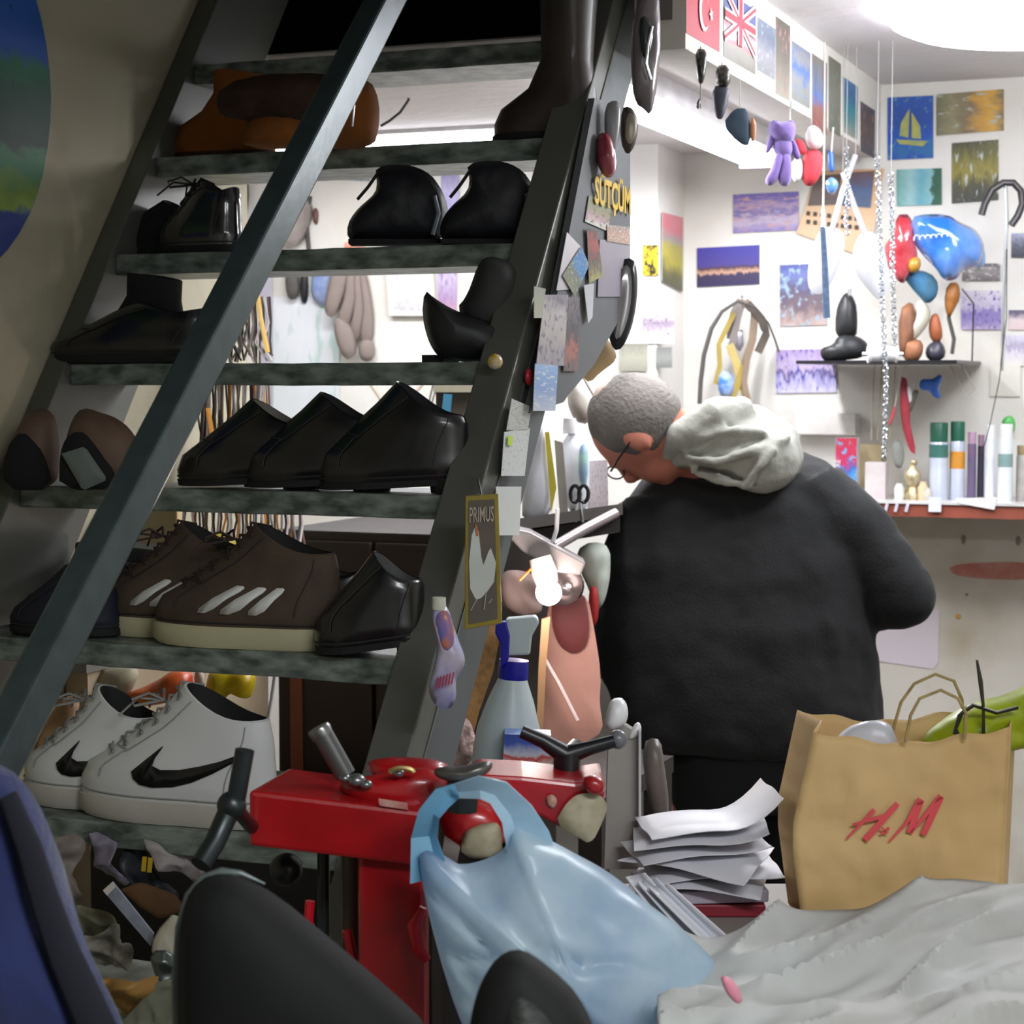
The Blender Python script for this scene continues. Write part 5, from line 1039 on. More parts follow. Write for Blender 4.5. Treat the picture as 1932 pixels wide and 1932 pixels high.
for dx in (-8, 8):
    mb.tube([P(1093+dx+9*math.cos(a), 932+16*math.sin(a), 3.66) for a in [2*PI*k/14 for k in range(14)]], .004, 6, closed=True)
mb.build('handles', M_blk2, t); MB().tube([P(1090, 948, 3.66), P(1086, 985, 3.66)], .003, 6).tube([P(1096, 948, 3.66), P(1100, 985, 3.66)], .003, 6).build('blades', M_chn, t)
card('printed_card', 'pale printed card standing on the shelf next to the face', 'card', gp([(1112, 870), (1146, 868), (1148, 965), (1108, 968)], 3.78), pic([(0, 'cfc3c6'), (1, 'c9bec2')], .4, (9, 4), 80, '9c9096', .6))
t = thing('wall_fan_lamp', 'pale domed lamp shade hanging left of the head', 'lamp shade', P(1095, 740, 4.1))
MB().puff([(1075, 715), (1095, 708), (1115, 735), (1122, 770), (1110, 800), (1085, 795), (1070, 760)], 4.1, .05, .03, n=32).build('shade', mat('shade_cream', 'c9c4ba', .5), t)
MB().tube([P(1068, 705, 4.05), P(1100, 712, 4.03), P(1122, 750, 4.05)], .003, 6).build('rim', mat('rim_grey', 'a09c98', .4), t)
one(MB().puff([(1058, 700), (1070, 705), (1072, 745), (1060, 760), (1050, 740)], 4.0, .012, .012, n=20), 'brown_charm', mat('charm_brown', '7d5a4c', .6), 'small brown charm between the blue card and the domed shade', 'trinket')
# desk lamp with rectangular head and round bulb
t = thing('desk_lamp', 'work lamp with flat grey head, jointed arm and round lit bulb', 'desk lamp', P(1060, 1180, 3.5))
M_lg = mat('lamp_grey', '8e8887', .4, .3)
mb = MB().prism(gp([(955, 1008), (975, 999), (1000, 1004), (1106, 1062), (1096, 1086), (1050, 1080), (985, 1040)], 3.45), FW, .09); mb.build('head', M_lg, t, smooth=False, bevel=.004)
MB().tube([P(1162, 968, 3.6), P(1100, 1000, 3.55), P(1045, 1032, 3.5)], .01, 10).build('arm', mat('arm_pinkgrey', 'a5989a', .3, .5), t)
MB().tube([P(1052, 960, 3.5), P(1050, 1000, 3.5), P(1040, 1032, 3.5)], .004, 6).build('cable', M_enam, t)
cb = P(1035, 1118, 3.42)
MB().ell(cb, .0235, nu=20, nv=14).build('bulb', mat('bulb_glow', 'fff3ec', emit=16), t)
MB().lathe([(.02, .0), (.024, .02), (.02, .05)], cb+V((-.002, .0, .015)), rotm(0, -.3, 0), n=16).build('socket', mat('socket_white', 'e0d2cc', .4), t)
l = bpy.data.lights.new('bulb_light', 'POINT'); l.energy = 2.2; l.color = (1, .85, .78); l.shadow_soft_size = .03
lo = bpy.data.objects.new('bulb_light', l); COL.objects.link(lo); lo.location = P(1035, 1125, 3.34)
one(MB().lathe([(.004, 0), (.022, .008), (.035, .03), (.037, .045)], P(1078, 1110, 3.52), frame_to(-FW*.8-RX*.3+UZ*.2), n=22, cap=(True, False)), 'reflector_bowl', mat('bowl_steel', '9a9090', .2, .85), 'small shiny metal bowl right of the lit bulb', 'bowl')
one(MB().puff([(1088, 1040), (1115, 1022), (1150, 1030), (1152, 1080), (1142, 1130), (1125, 1150), (1112, 1110), (1092, 1070)], 3.75, .03, .03, n=34, wr=.012, wf=25), 'white_cloth', mat('cloth_greenwhite', 'c8d0c4', .8, scale=12, var=.08), 'crumpled white cloth between the lamp and the man', 'cloth')
one(MB().puff([(1112, 1105), (1128, 1110), (1130, 1160), (1120, 1185), (1110, 1170)], 3.7, .015, .015, n=20), 'red_cloth', mat('cloth_red', 'b02a2a', .7), 'small red cloth end beside the pink leather sheet', 'cloth')
one(MB().puff([(945, 1085), (965, 1075), (1010, 1085), (1025, 1120), (1020, 1160), (985, 1165), (950, 1150), (943, 1115)], 3.6, .02, .03, n=30, wr=.012, wf=40), 'crumpled_paper', mat('paper_taupe', '9a8480', .8, scale=14, var=.15), 'crumpled brownish paper left of the lit bulb', 'paper')
one(MB().tube([P(980, 1095, 3.42), P(1000, 1075, 3.42), P(1012, 1062, 3.42)], .004, 6, flat=.6), 'orange_rim', mat('orange_plast', 'd07a2a', .4), 'orange curved plastic rim under the lamp head', 'rim')
t = thing('leather_sheet', 'hanging pink leather sheet with a dark red painted shadow', 'leather', P(1085, 1400, 3.55))
MB().puff([(1040, 1120), (1105, 1115), (1118, 1180), (1132, 1270), (1128, 1330), (1138, 1375), (1110, 1395), (1060, 1420), (1025, 1410), (1022, 1300), (1030, 1180)], 3.6, .012, .012, n=44, smooth=1, wr=.004, wf=14).build('sheet', mat('leather_pink', 'cf9a8c', .7, scale=5, var=.08, bump=.1), t)
MB().puff([(1045, 1115), (1100, 1112), (1112, 1170), (1108, 1215), (1085, 1232), (1055, 1215), (1040, 1170)], 3.585, .006, .001, n=30).build('patch', mat('shadow_darkred', '7a3a3a', .6, scale=5, var=.1), t)  # oval shadow at the top of the sheet, painted dark red
one(MB().tube([P(1026, 1240, 3.52), P(1055, 1290, 3.5), P(1090, 1360, 3.48)], .005, 8, flat=.5), 'pale_strap', mat('strap_palepink', 'c4b0aa', .6), 'pale strap lying across the pink leather sheet', 'strap')
one(MB().prism(gp([(1022, 1170), (1038, 1165), (1030, 1260), (1024, 1390), (1012, 1390), (1016, 1260)], 3.45), FW, .02), 'wooden_lath', mat('lath_wood', 'b08a64', .6, scale=10, var=.1, stretch=(1, 1, .1)), 'thin wooden lath left of the pink leather sheet', 'lath', smooth=False)
# side table carrying the spray bottle (hidden behind the red machine)
t = thing('side_table', 'small dark side table behind the red machine', 'table', (-1.0, 3.0, 0))
MB().span((-1.34, 2.85, .8), (-1.0, 3.25, .83)).build('top', M_bn, t, smooth=False)
for x in (-1.32, -1.02):
    for y in (2.88, 3.22): MB().span((x-.02, y-.02, 0), (x+.02, y+.02, .8)).build('leg', M_bn, t, smooth=False)
one(MB().prism(gp([(905, 1172), (948, 1178), (930, 1270), (905, 1340), (878, 1450), (826, 1450), (850, 1350), (880, 1240)], 3.12), FW, .018), 'cork_plank', mat('cork', 'b08452', .8, scale=90, var=.2, bump=.2), 'tan cork plank leaning behind the goose picture', 'plank', smooth=False)
one(MB().puff([(842, 1370), (870, 1350), (895, 1375), (898, 1440), (830, 1450), (832, 1400)], 3.1, .02, .02, n=30, wr=.02, wf=60), 'pink_fleece', mat('fleece_pink', 'b59a94', .95, scale=60, var=.2, bump=.6, bscale=120), 'pinkish fleece scrap at the foot of the cork plank', 'fleece')
t = thing('spray_bottle', 'white spray bottle with dark blue trigger and collar', 'spray bottle', P(955, 1524, 3.0))
cbx = P(960, 1524, 3.0)
M_spw = mat('spray_white', 'c4d0d2', .35, scale=5, var=.04, trans=.2); M_spb = mat('spray_blue', '14189a', .35)
ax = (P(975, 1180, 3.0)-P(948, 1524, 3.0)).normalized(); Rb = frame_to(ax); o0 = P(948, 1524, 3.0)
MB().lathe([(.05, 0), (.054, .01), (.054, .1), (.05, .13), (.036, .175), (.026, .2), (.022, .212)], o0, Rb, n=28).build('body', M_spw, t)
MB().lathe([(.0235, .208), (.0245, .212), (.0235, .238)], o0, Rb, n=24).build('collar', M_spb, t)
sh_ = MB().prism(gp([(948, 1238), (1000, 1236), (1004, 1200), (1018, 1175), (1012, 1163), (955, 1168), (952, 1200)], 2.985), FW, .03).build('head', M_spw, t, smooth=False, bevel=.004)
MB().prism(gp([(935, 1178), (955, 1172), (962, 1200), (960, 1246), (944, 1262), (944, 1215), (934, 1195)], 2.978), FW, .02).build('trigger', M_spb, sh_, smooth=False, bevel=.003)
t = thing('detergent_box', 'blue, white and red printed box behind the red machine', 'box', P(995, 1500, 2.9))
card('front', '', '', gp([(952, 1385), (1040, 1388), (1042, 1505), (945, 1500)], 2.9), pic([(0, 'a8c4e0'), (.35, '5fa8dc'), (.5, 'd0d4dc'), (.62, 'c83a2c'), (.68, 'c9cfdc'), (.85, '3f5ab8'), (1, '3450a8')], .1, (3, 2), 90), parent=t)
MB().prism(gp([(952, 1385), (1040, 1388), (1042, 1505), (945, 1500)], 2.903), FW, .05).build('carton', mat('carton_blue', '6a86b8', .5), t, smooth=False)
# ------------------------------------------------------------------ the man bent over his work
def organic(mb, name, m, parent, vox=.011, it=8, disp=0, dsc=.08):
    o = mb.build(name, m, parent)
    r = o.modifiers.new('remesh', 'REMESH'); r.mode = 'VOXEL'; r.voxel_size = vox; r.use_smooth_shade = True
    s = o.modifiers.new('smooth', 'SMOOTH'); s.factor = .5; s.iterations = it
    if disp:
        tx = bpy.data.textures.new(name+'_folds', 'CLOUDS'); tx.noise_scale = dsc
        d = o.modifiers.new('folds', 'DISPLACE'); d.texture = tx; d.strength = disp; d.mid_level = .5
    return o
man = thing('person', 'grey haired person in black sweater with pale hood, bent over the workbench, seen from behind', 'person', (P(1400, 1400, 3.87).x, P(1400, 1400, 3.87).y, 0))
def fl_(p): return V((p.x, p.y, 0))
def ringpx(y, xl, xr, D, dr, n=28, k=.9):
    a, b = P(xl, y, D), P(xr, y, D); c = (a+b)/2; rx = (b-a).length/2
    return [c+RX*rx*(abs(math.cos(t))**k*(1 if math.cos(t) > 0 else -1))+FW*dr*math.sin(t) for t in [2*PI*j/n for j in range(n)]]
M_skin = mat('skin_ruddy', 'b5705c', .55, scale=25, var=.12)
hc = P(1210, 808, 3.9)
f_ = (-RX*.3+FW*.42-UZ*.84).normalized(); t_ = (-RX*.8+UZ*.52+FW*.1); t_ = (t_-f_*t_.dot(f_)).normalized(); s_ = f_.cross(t_).normalized()
if s_.dot(FW) > 0: s_ = -s_
H = Matrix((f_, s_, t_)).transposed()
def hp(a, b, c): return hc+f_*a+s_*b+t_*c
body = MB()
body.ell(hp(0, 0, .01), (.098, .076, .1), H, 20, 14)
body.ell(hp(.045, 0, -.05), (.055, .055, .06), H, 18, 12)          # jaw
body.ell(hp(.075, 0, -.085), (.022, .024, .02), H)                   # chin
body.tube([hp(.095, 0, .02), hp(.118, 0, -.02), hp(.1, 0, -.035)], [.009, .014, .01], 8)   # nose
for sg in (-1, 1):
    body.ell(hp(.085, sg*.03, .022), (.014, .018, .01), H, 10, 8)
    body.ell(hp(-.01, sg*.078, -.012), (.02, .008, .033), H@rotm(0, 0, sg*.3), 12, 8)
body.ell(hp(.092, 0, -.06), (.012, .022, .006), H, 10, 8)
nk = P(1330, 880, 3.98)
body.tube([hp(-.02, 0, -.06), nk, P(1370, 930, 3.98)], [.055, .058, .07], 16)
body.loft([ringpx(900, 1250, 1560, 4.0, .08), ringpx(1050, 1195, 1600, 3.95, .12), ringpx(1250, 1195, 1600, 3.9, .125), ringpx(1400, 1215, 1600, 3.87, .125)])
ra = [P(1545, 935, 3.95), P(1712, 1128, 3.86), P(1590, 1170, 4.1), P(1540, 1180, 4.16)]
la = [P(1215, 955, 3.95), P(1165, 1200, 3.93), P(1215, 1210, 4.15), P(1235, 1205, 4.2)]
body.tube(ra, [.055, .045, .032, .03], 12); body.tube(la, [.055, .045, .032, .03], 12)
for base, dr in ((ra[-1], (ra[-1]-ra[-2]).normalized()), (la[-1], (la[-1]-la[-2]).normalized())):
    up_ = UZ; sd = dr.cross(up_).normalized(); pc = base+dr*.05
    body.ell(pc, (.045, .038, .015), Matrix((dr, sd, dr.cross(sd))).transposed(), 14, 8)
    for k, L in enumerate((.07, .08, .075, .06)):
        r0 = pc+dr*.035+sd*(-.027+.018*k); body.tube([r0-dr*.02, r0+dr*L*.4-UZ*.006, r0+dr*L*.75-UZ*.028, r0+dr*L*.8-UZ*.05], [.0095, .009, .008, .0065], 8)
    body.tube([pc-dr*.02-sd*.03, pc+dr*.015-sd*.055-UZ*.01, pc+dr*.045-sd*.058-UZ*.025], [.012, .0105, .008], 8)
hipL, hipR = P(1335, 1430, 3.87), P(1490, 1430, 3.87)
for h_, sg in ((hipL, -1), (hipR, 1)):
    kn = V((h_.x, h_.y, .46))+RX*sg*.01-FW*.0; an = V((h_.x, h_.y, .08))+RX*sg*.02
    body.tube([h_+UZ*.04, kn, an], [.08, .055, .042], 14)
    body.ell(an+FW*.06-UZ*.03, (.05, .13, .045), Matrix((RX, FW, UZ)).transposed(), 14, 8)
organic(body, 'body', M_skin, man, .0085, 3)
# hair
hb = MB().ell(hp(-.012, 0, .016), (.1, .081, .103), H, 28, 20)
def hairwarp(p):
    q = p-hc; a, c = q.dot(f_), q.dot(t_)
    cut = max(0, a-.05+max(0, -c)*.6); k = 1-min(.35, cut*6)
    if c < -.055: k *= 1-min(.3, (-c-.055)*8)
    return hc+(p-hc)*k+V([.0025*mnoise.noise(p*90+V((i*7, 0, 0))) for i in range(3)])
hb.warp(hairwarp)
hair = hb.build('hair', mat('hair_grey', '4f4b47', .9, scale=8, col2='77726c', bump=.5, bscale=120), man, sub=1)
MB().ell(hp(-.03, -.0, .068), (.055, .05, .05), H, 20, 12).build('thin_crown', mat('scalp_pale', 'c4aa9c', .6, scale=30, var=.1), man)
mb = MB(); mb.tube([hp(-.005, .083, .0), hp(.05, .08, .012), hp(.088, .06, .018)], .0022, 6); mb.tube([hp(-.005, -.083, .0), hp(.05, -.08, .012), hp(.088, -.06, .018)], .0022, 6)
for sg in (-1, 1): mb.tube([hp(.1+.004*math.cos(a), sg*.032+.022*math.cos(a), .012+.018*math.sin(a)) for a in [2*PI*k/14 for k in range(14)]], .0018, 6, closed=True)
mb.build('glasses', M_blk2, man)
# sweater
M_sw = mat('sweater_black', '06080a', .9, scale=30, var=.2, bump=.15, bscale=160, sheen=.06)
sw_ = MB()
sw_.loft([ringpx(848, 1335, 1520, 4.06, .05), ringpx(872, 1262, 1562, 4.03, .09), ringpx(905, 1205, 1590, 4.0, .12), ringpx(950, 1172, 1622, 3.97, .14), ringpx(1050, 1156, 1640, 3.93, .15), ringpx(1180, 1148, 1650, 3.9, .155), ringpx(1300, 1150, 1660, 3.88, .158), ringpx(1380, 1165, 1668, 3.87, .155), ringpx(1412, 1215, 1655, 3.87, .145)])
sw_.tube([P(1530, 930, 3.95), P(1620, 1010, 3.9), P(1708, 1118, 3.86)], [.085, .075, .068], 18)
sw_.ell(P(1706, 1126, 3.86), .068, nu=16, nv=12)
sw_.tube([P(1706, 1126, 3.86), P(1640, 1150, 3.98), P(1585, 1172, 4.12)], [.066, .055, .045], 16)
sw_.tube([P(1232, 960, 3.95), P(1190, 1080, 3.9), P(1178, 1215, 3.9)], [.075, .072, .066], 18)
sw_.ell(P(1178, 1235, 3.9), (.062, .062, .085), nu=16, nv=12)
sw_.tube([P(1178, 1240, 3.9), P(1190, 1215, 4.02), P(1215, 1210, 4.15)], [.06, .055, .045], 16)
for x0, y0, x1, y1, r in ((1500, 1140, 1560, 1395, .018), (1560, 1160, 1610, 1395, .016), (1440, 1190, 1480, 1395, .015), (1370, 1240, 1400, 1395, .013)):
    sw_.tube([P(x0, y0, 3.775), P((x0+x1)/2-4, (y0+y1)/2, 3.758+(x0-1400)*.00012), P(x1, y1, 3.755+(x1-1400)*.00015)], [r*.4, r, r*.9], 10)
organic(sw_, 'sweater', M_sw, man, .011, 8, disp=.022, dsc=.11)
# fabric folds running down the back
mb = MB()
for x0, y0, x1, y1, r in ((1500, 1130, 1560, 1400, .02), (1560, 1150, 1610, 1400, .018), (1450, 1180, 1490, 1410, .016)):
    mb.tube([P(x0, y0, 3.77), P((x0+x1)/2-4, (y0+y1)/2, 3.745), P(x1, y1, 3.74)], [r*.4, r, r*.8], 10)
# trousers
tr = MB()
tr.loft([ringpx(1370, 1225, 1600, 3.87, .13), ringpx(1450, 1262, 1600, 3.87, .125), ringpx(1520, 1266, 1600, 3.87, .115)])
for h_, sg in ((P(1352, 1480, 3.87), -1), (P(1510, 1480, 3.87), 1)):
    tr.tube([h_, V((h_.x, h_.y, .46)), V((h_.x, h_.y, .1))+RX*sg*.015], [.094, .075, .06], 16)
organic(tr, 'trousers', mat('trousers_black', '08090b', .9, scale=20, var=.2), man, .013, 6)
for h_ in (P(1352, 1480, 3.87), P(1510, 1480, 3.87)):
    q = fl_(h_); MB().ell(q+FW*.06+UZ*.045, (.052, .14, .045), Matrix((RX, FW, UZ)).transposed(), 16, 10).build('shoe', M_blk, man)
# hood
M_hd = mat('hood_grey', '9a9b92', .85, scale=30, var=.08, bump=.2, bscale=90)
hd = MB()
hd.puff([(1226, 872), (1240, 845), (1275, 812), (1315, 788), (1350, 768), (1400, 760), (1450, 772), (1488, 795), (1512, 830), (1516, 870), (1500, 905), (1470, 932), (1425, 938), (1385, 920), (1330, 900), (1270, 882), (1235, 884)], 3.95, .17, .06, n=60, rings=7, smooth=1, dD=lambda x, y: (1400-x)*.00018)
hd.tube([P(1235, 872, 3.9), P(1285, 820, 3.83), P(1345, 785, 3.82), P(1410, 775, 3.86)], [.018, .03, .036, .03], 12)
hd.ell(P(1440, 870, 3.83), (.075, .06, .065), Matrix((RX, FW, UZ)).transposed(), 20, 14)
for q in (((1290, 862, 3.82), (1350, 872, 3.775), (1420, 850, 3.765), (1490, 825, 3.79)), ((1300, 890, 3.84), (1360, 905, 3.79), (1420, 920, 3.775)), ((1400, 925, 3.78), (1432, 880, 3.755), (1462, 845, 3.765)), ((1270, 850, 3.86), (1330, 822, 3.8), (1390, 812, 3.78), (1450, 815, 3.78))):
    hd.tube([P(*a) for a in q], [.006]+[.011]*(len(q)-2)+[.006], 8)
organic(hd, 'hood', M_hd, man, .007, 3, disp=.012, dsc=.05)

# ------------------------------------------------------------------ the red shoe stretching machine
RM = 2.2
M_redp = mat('red_paint', 'b5121a', .32, scale=9, col2='8e0e14', coat=.4, bump=.05)
M_gun = mat('gun_metal', '3a3f40', .35, .7, scale=20, var=.15)
M_steelp = mat('worn_steel', '8d8f8e', .3, .8, scale=40, var=.2)
M_scuff = mat('worn_cream', 'b5ab90', .6, scale=30, col2='8d8468')
m_ = thing('shoe_stretching_machine', 'red painted shoe stretching machine with steel levers and knobs', 'machine', fl_(P(720, 1700, RM+.1)))
def beam_(q, D, th, name, mt, bev=.004): return MB().prism(gp(q, D), FW, th).build(name, mt, m_, smooth=False, bevel=bev)
# left arm: a box seen from slightly above, near end at the left
A, B_ = P(468, 1492, 2.12), P(800, 1532, 2.12)
mb = MB(); hgt = .062
a0, b0 = A, B_
pr = [a0, b0, b0+FW*.13+RX*.012, a0+FW*.13+RX*.03]
mb.prism([p-UZ*0 for p in pr], -UZ, hgt*1.02); mb.build('cross_arm', M_redp, m_, smooth=False, bevel=.005)
# column to the floor
c0 = P(735, 1640, 2.16)
mb = MB(); w2 = .035
mb.span((0, 0, 0), (1, 1, 1)); mb.v = [];  mb.f = []; mb.m = []
q = [c0-RX*.035-FW*.02, c0+RX*.042-FW*.02, c0+RX*.042+FW*.07, c0-RX*.035+FW*.07]
mb.prism([V((p.x, p.y, c0.z+.04)) for p in q], -UZ, c0.z+.04-.02); mb.build('column', M_redp, m_, smooth=False, bevel=.006)
mb = MB(); mb.box(V((c0.x, c0.y, .0125))+FW*.02, (.34, .34, .025), rotm(0, 0, YAW)); mb.build('base_plate', M_redp, m_, smooth=False, bevel=.004)
# right arm
beam_([(900, 1462), (985, 1466), (1085, 1478), (1140, 1470), (1142, 1500), (1128, 1560), (1108, 1592), (1020, 1540), (950, 1530), (830, 1560), (800, 1530)], 2.2, .1, 'cross_arm', M_redp)
# bridge between arms, curved red cover
MB().puff([(690, 1440), (715, 1430), (780, 1430), (840, 1436), (850, 1460), (780, 1470), (700, 1468)], 2.32, .03, .03, n=32).build('cover', M_redp, m_)
MB().puff([(640, 1480), (700, 1468), (830, 1450), (850, 1500), (790, 1540), (680, 1515)], 2.16, .02, .05, n=34, smooth=1).build('housing', M_redp, m_)
MB().puff([(830, 1530), (880, 1512), (925, 1518), (945, 1545), (955, 1600), (850, 1605)], 2.18, .02, .04, n=30, smooth=1).build('guide', M_redp, m_)
MB().puff([(873, 1572), (900, 1558), (935, 1552), (945, 1560), (948, 1620), (870, 1620)], 2.155, .008, .008, n=24, smooth=1).build('worn_plate', M_scuff, m_)
MB().prism(gp([(868, 1600), (838, 1580), (834, 1610), (860, 1640)], 2.15), FW, .01).build('worn_plate', mat('worn_taupe', '9a8c84', .6), m_, smooth=False)
MB().puff([(1052, 1552), (1075, 1510), (1098, 1496), (1130, 1498), (1145, 1520), (1132, 1555), (1115, 1590), (1090, 1575)], 2.19, .006, .004, n=30, smooth=1).build('worn_sticker', M_scuff, m_)
MB().puff([(1100, 1470), (1120, 1462), (1142, 1472), (1140, 1498), (1112, 1500)], 2.18, .012, .02, n=20).build('knuckle', M_redp, m_)
MB().puff([(1030, 1505), (1042, 1498), (1052, 1510), (1046, 1525), (1034, 1520)], 2.196, .003, .002, n=14).build('chip', mat('chip_pinkish', '9a5a4c', .6, col2='c8a090', scale=60), m_)
MB().prism(gp([(714, 1508), (768, 1516), (770, 1528), (716, 1520)], 2.117), -UZ*.0+FW, .004).build('worn_label', mat('label_worn', 'b86a62', .6, col2='c89a90', scale=50), m_, smooth=False)
# lever left: rod with a bend
MB().tube([P(462, 1415, 2.02), P(446, 1505, 2.02), P(432, 1530, 2.02), P(405, 1590, 2.0), P(378, 1632, 1.98)], [.0105, .0105, .012, .0115, .0115], 14).build('lever', M_gun, m_)
MB().ell(P(437, 1520, 2.02), .016, nu=14, nv=10).build('lever_joint', M_gun, m_)
MB().tube([P(440, 1520, 2.03), P(475, 1560, 2.12)], .008, 10).build('lever_axle', M_blk2, m_)
# lever middle
lv_ = MB().tube([P(605, 1378, 2.2), P(652, 1462, 2.2)], .0125, 16).build('lever', mat('lever_grey', '6a6d6c', .35, .5), m_)
MB().lathe([(.0132, 0), (.0145, .003), (.013, .012)], P(600, 1372, 2.2), frame_to(P(652, 1462, 2.2)-P(605, 1378, 2.2)), n=16).build('lever_cap', M_steelp, lv_)
for x, y, r in ((672, 1472, .011), (690, 1480, .008), (752, 1458, .007), (650, 1468, .007)): MB().ell(P(x, y, 2.14), (r, r, r*.7), nu=10, nv=8).build('bolt', M_steelp, m_)
MB().tube([P(738+14*math.cos(a)*1.6+20, 1458-9*math.sin(a), 2.13) for a in [PI*k/8 for k in range(9)]], .003, 6).build('wire_loop', mat('brass_wire', 'a8925c', .35, .6), m_)
# T knob with bag hung on it
MB().tube([P(873, 1472, 2.1), P(871, 1530, 2.1)], .0175, 16).build('spindle', M_gun, m_)
MB().puff([(818, 1462), (825, 1448), (870, 1450), (925, 1436), (930, 1446), (918, 1462), (880, 1476), (840, 1474)], 2.1, .018, .018, n=32).build('wing_nut', mat('nut_steel', '6f6d68', .3, .6, scale=20, var=.15), m_)
# three-armed black knob
ks_ = MB().tube([P(1070, 1420, 2.28), P(1070, 1485, 2.28)], .0165, 16).build('knob_stem', M_blk2, m_)
for q in (((1068, 1425), (1025, 1398), (984, 1380)), ((1070, 1425), (1110, 1412), (1160, 1398))): MB().tube([P(a, b, 2.28) for a, b in q], [.0125, .009, .008], 12).build('knob_arm', M_blk2, ks_)
MB().tube([P(1072, 1422, 2.28), P(1085, 1408, 2.42)], .01, 10).build('knob_arm', M_blk2, ks_)
MB().ell(P(1166, 1395, 2.3), .012, nu=12, nv=8).build('knob_tip', mat('tip_grey', '6a6c70', .3), ks_)
# steel rails below the arm
for x, w_, mt in ((664, .02, mat('rail_brass', '5a5040', .5, .4)), (610, .012, M_gun), (648, .006, M_steelp)):
    MB().tube([P(x, 1600, 2.24), V((P(x, 1640, 2.24).x, P(x, 1640, 2.24).y, .4))], w_/1.6, 12).build('guide_rod', mt, m_)
MB().ell(P(540, 1640, 2.24), .02, nu=14, nv=10).build('black_knob', M_blk2, m_)
for q in (((585, 1700), (582, 1740), (590, 1760)), ((655, 1755), (662, 1790), (668, 1815))): MB().tube([P(a, b, 2.2) for a, b in q], .006, 8).build('red_grip', mat('grip_red', 'c01424', .35), m_)
one(MB().tube([P(798, 1712, 2.1), P(782, 1745, 2.1), P(790, 1790, 2.1), P(806, 1812, 2.1)], [.004, .009, .008, .005], 10), 'red_hook', MATS['grip_red'], 'red curved plastic handle left of the light blue bag', 'handle')
# acrylic strip / clear stand right of the knob
t = thing('clear_stand', 'narrow clear plastic stand with grey back, right of the black knob', 'stand', P(1180, 1640, 2.5))
MB().prism(gp([(1150, 1350), (1205, 1385), (1205, 1640), (1140, 1640)], 2.5), FW, .03).build('back_plate', mat('plate_grey', '9a9690', .4, scale=10, var=.06), t, smooth=False)
MB().puff([(1148, 1330), (1158, 1316), (1178, 1318), (1185, 1345), (1178, 1368), (1140, 1378)], 2.48, .02, .02, n=24, smooth=1).build('nozzle', M_enam, t)
MB().prism(gp([(1205, 1380), (1210, 1378), (1210, 1610), (1205, 1612)], 2.48), FW, .02).build('edge', mat('acryl_edge', 'b8babc', .2), t, smooth=False)
for lab, q, c, D in (('green and blue plastic scrap beside the clear stand', [(1184, 1420), (1195, 1405), (1206, 1412), (1200, 1435), (1188, 1462), (1180, 1450)], mat('scrap_teal', '2f9a8c', .4, col2='2f6ab8', scale=30), 2.53), ('orange bead end beside the clear stand', [(1185, 1475), (1198, 1465), (1200, 1476), (1186, 1488)], mat('bead_orange', 'b88a50', .5), 2.53), ('white crumpled scrap hanging by the clear stand', [(1180, 1540), (1190, 1520), (1200, 1535), (1190, 1570), (1178, 1585)], MATS['mat_x'] if 'mat_x' in MATS else M_enam, 2.53), ('small white plastic cap above the green scrap', [(1185, 1390), (1200, 1362), (1210, 1366), (1210, 1385), (1190, 1396)], M_enam, 2.5)):
    one(MB().puff(q, D, .008, .008, n=20, smooth=1), 'plastic_scrap', c, lab, 'scrap')
one(MB().puff([(1212, 1405), (1245, 1390), (1252, 1440), (1262, 1520), (1255, 1575), (1240, 1560), (1222, 1500)], 2.75, .02, .02, n=30, smooth=1), 'grey_sleeve', mat('sleeve_taupe', '7d7470', .4, scale=8, col2='4a4640'), 'shiny taupe leather piece hanging beside the trousers', 'leather')
one(MB().box(P(1222, 1572, 2.5), (.02, .02, .02), rotm(0, .3, YAW)), 'amber_cap', mat('amber', 'c08410', .4), 'small amber cap behind the stack of envelopes', 'cap', bevel=.004)

# ------------------------------------------------------------------ light blue carrier bag
def bagmat(key, c, c2, tr, al, rough=.3): return mat(key, c, rough, scale=7, col2=c2, trans=tr, alpha=al, bump=.25, bscale=10)
M_blb = bagmat('bag_lightblue', 'dff2fa', 'a9c6e2', .5, .97)
t = thing('carrier_bag', 'light blue plastic carrier bag hung on the red machine', 'bag', P(1050, 1930, 2.0))
def rid(s):
    return lambda x, y: .010*mnoise.noise(V((x*.006+y*.012, y*.004-x*.003, s)))+.012*(1-abs(mnoise.noise(V(((x*.8+y*.45)*.006, (y*.8-x*.5)*.016, s+4))))*2)**3
out = [(792, 1620), (800, 1600), (830, 1622), (870, 1640), (930, 1625), (965, 1590), (960, 1560), (975, 1545), (1010, 1570), (1080, 1610), (1150, 1650), (1210, 1700), (1270, 1740), (1330, 1800), (1380, 1870), (1430, 1960), (1400, 2050), (1000, 2060), (900, 2000), (850, 1880), (820, 1760)]
MB().puff(out, 2.03, .075, .07, wr=.03, wf=9, n=110, rings=16, smooth=2, dD=rid(1)).build('sack', M_blb, t)
def ribbon(path, wd, D, th=.003):
    pts = [P(x, y, D+dz) for x, y, dz in path]; mb = MB(); rings = []
    for i, p in enumerate(pts):
        a = pts[max(0, i-1)]; b = pts[min(len(pts)-1, i+1)]; d_ = (b-a).normalized(); s = d_.cross(FW).normalized()*wd[i]
        c = FW*th; rings.append([p-s-c, p+c*2-s*.4, p+s-c, p+s+c, p+c*3, p-s+c])
    mb.loft(rings); return mb
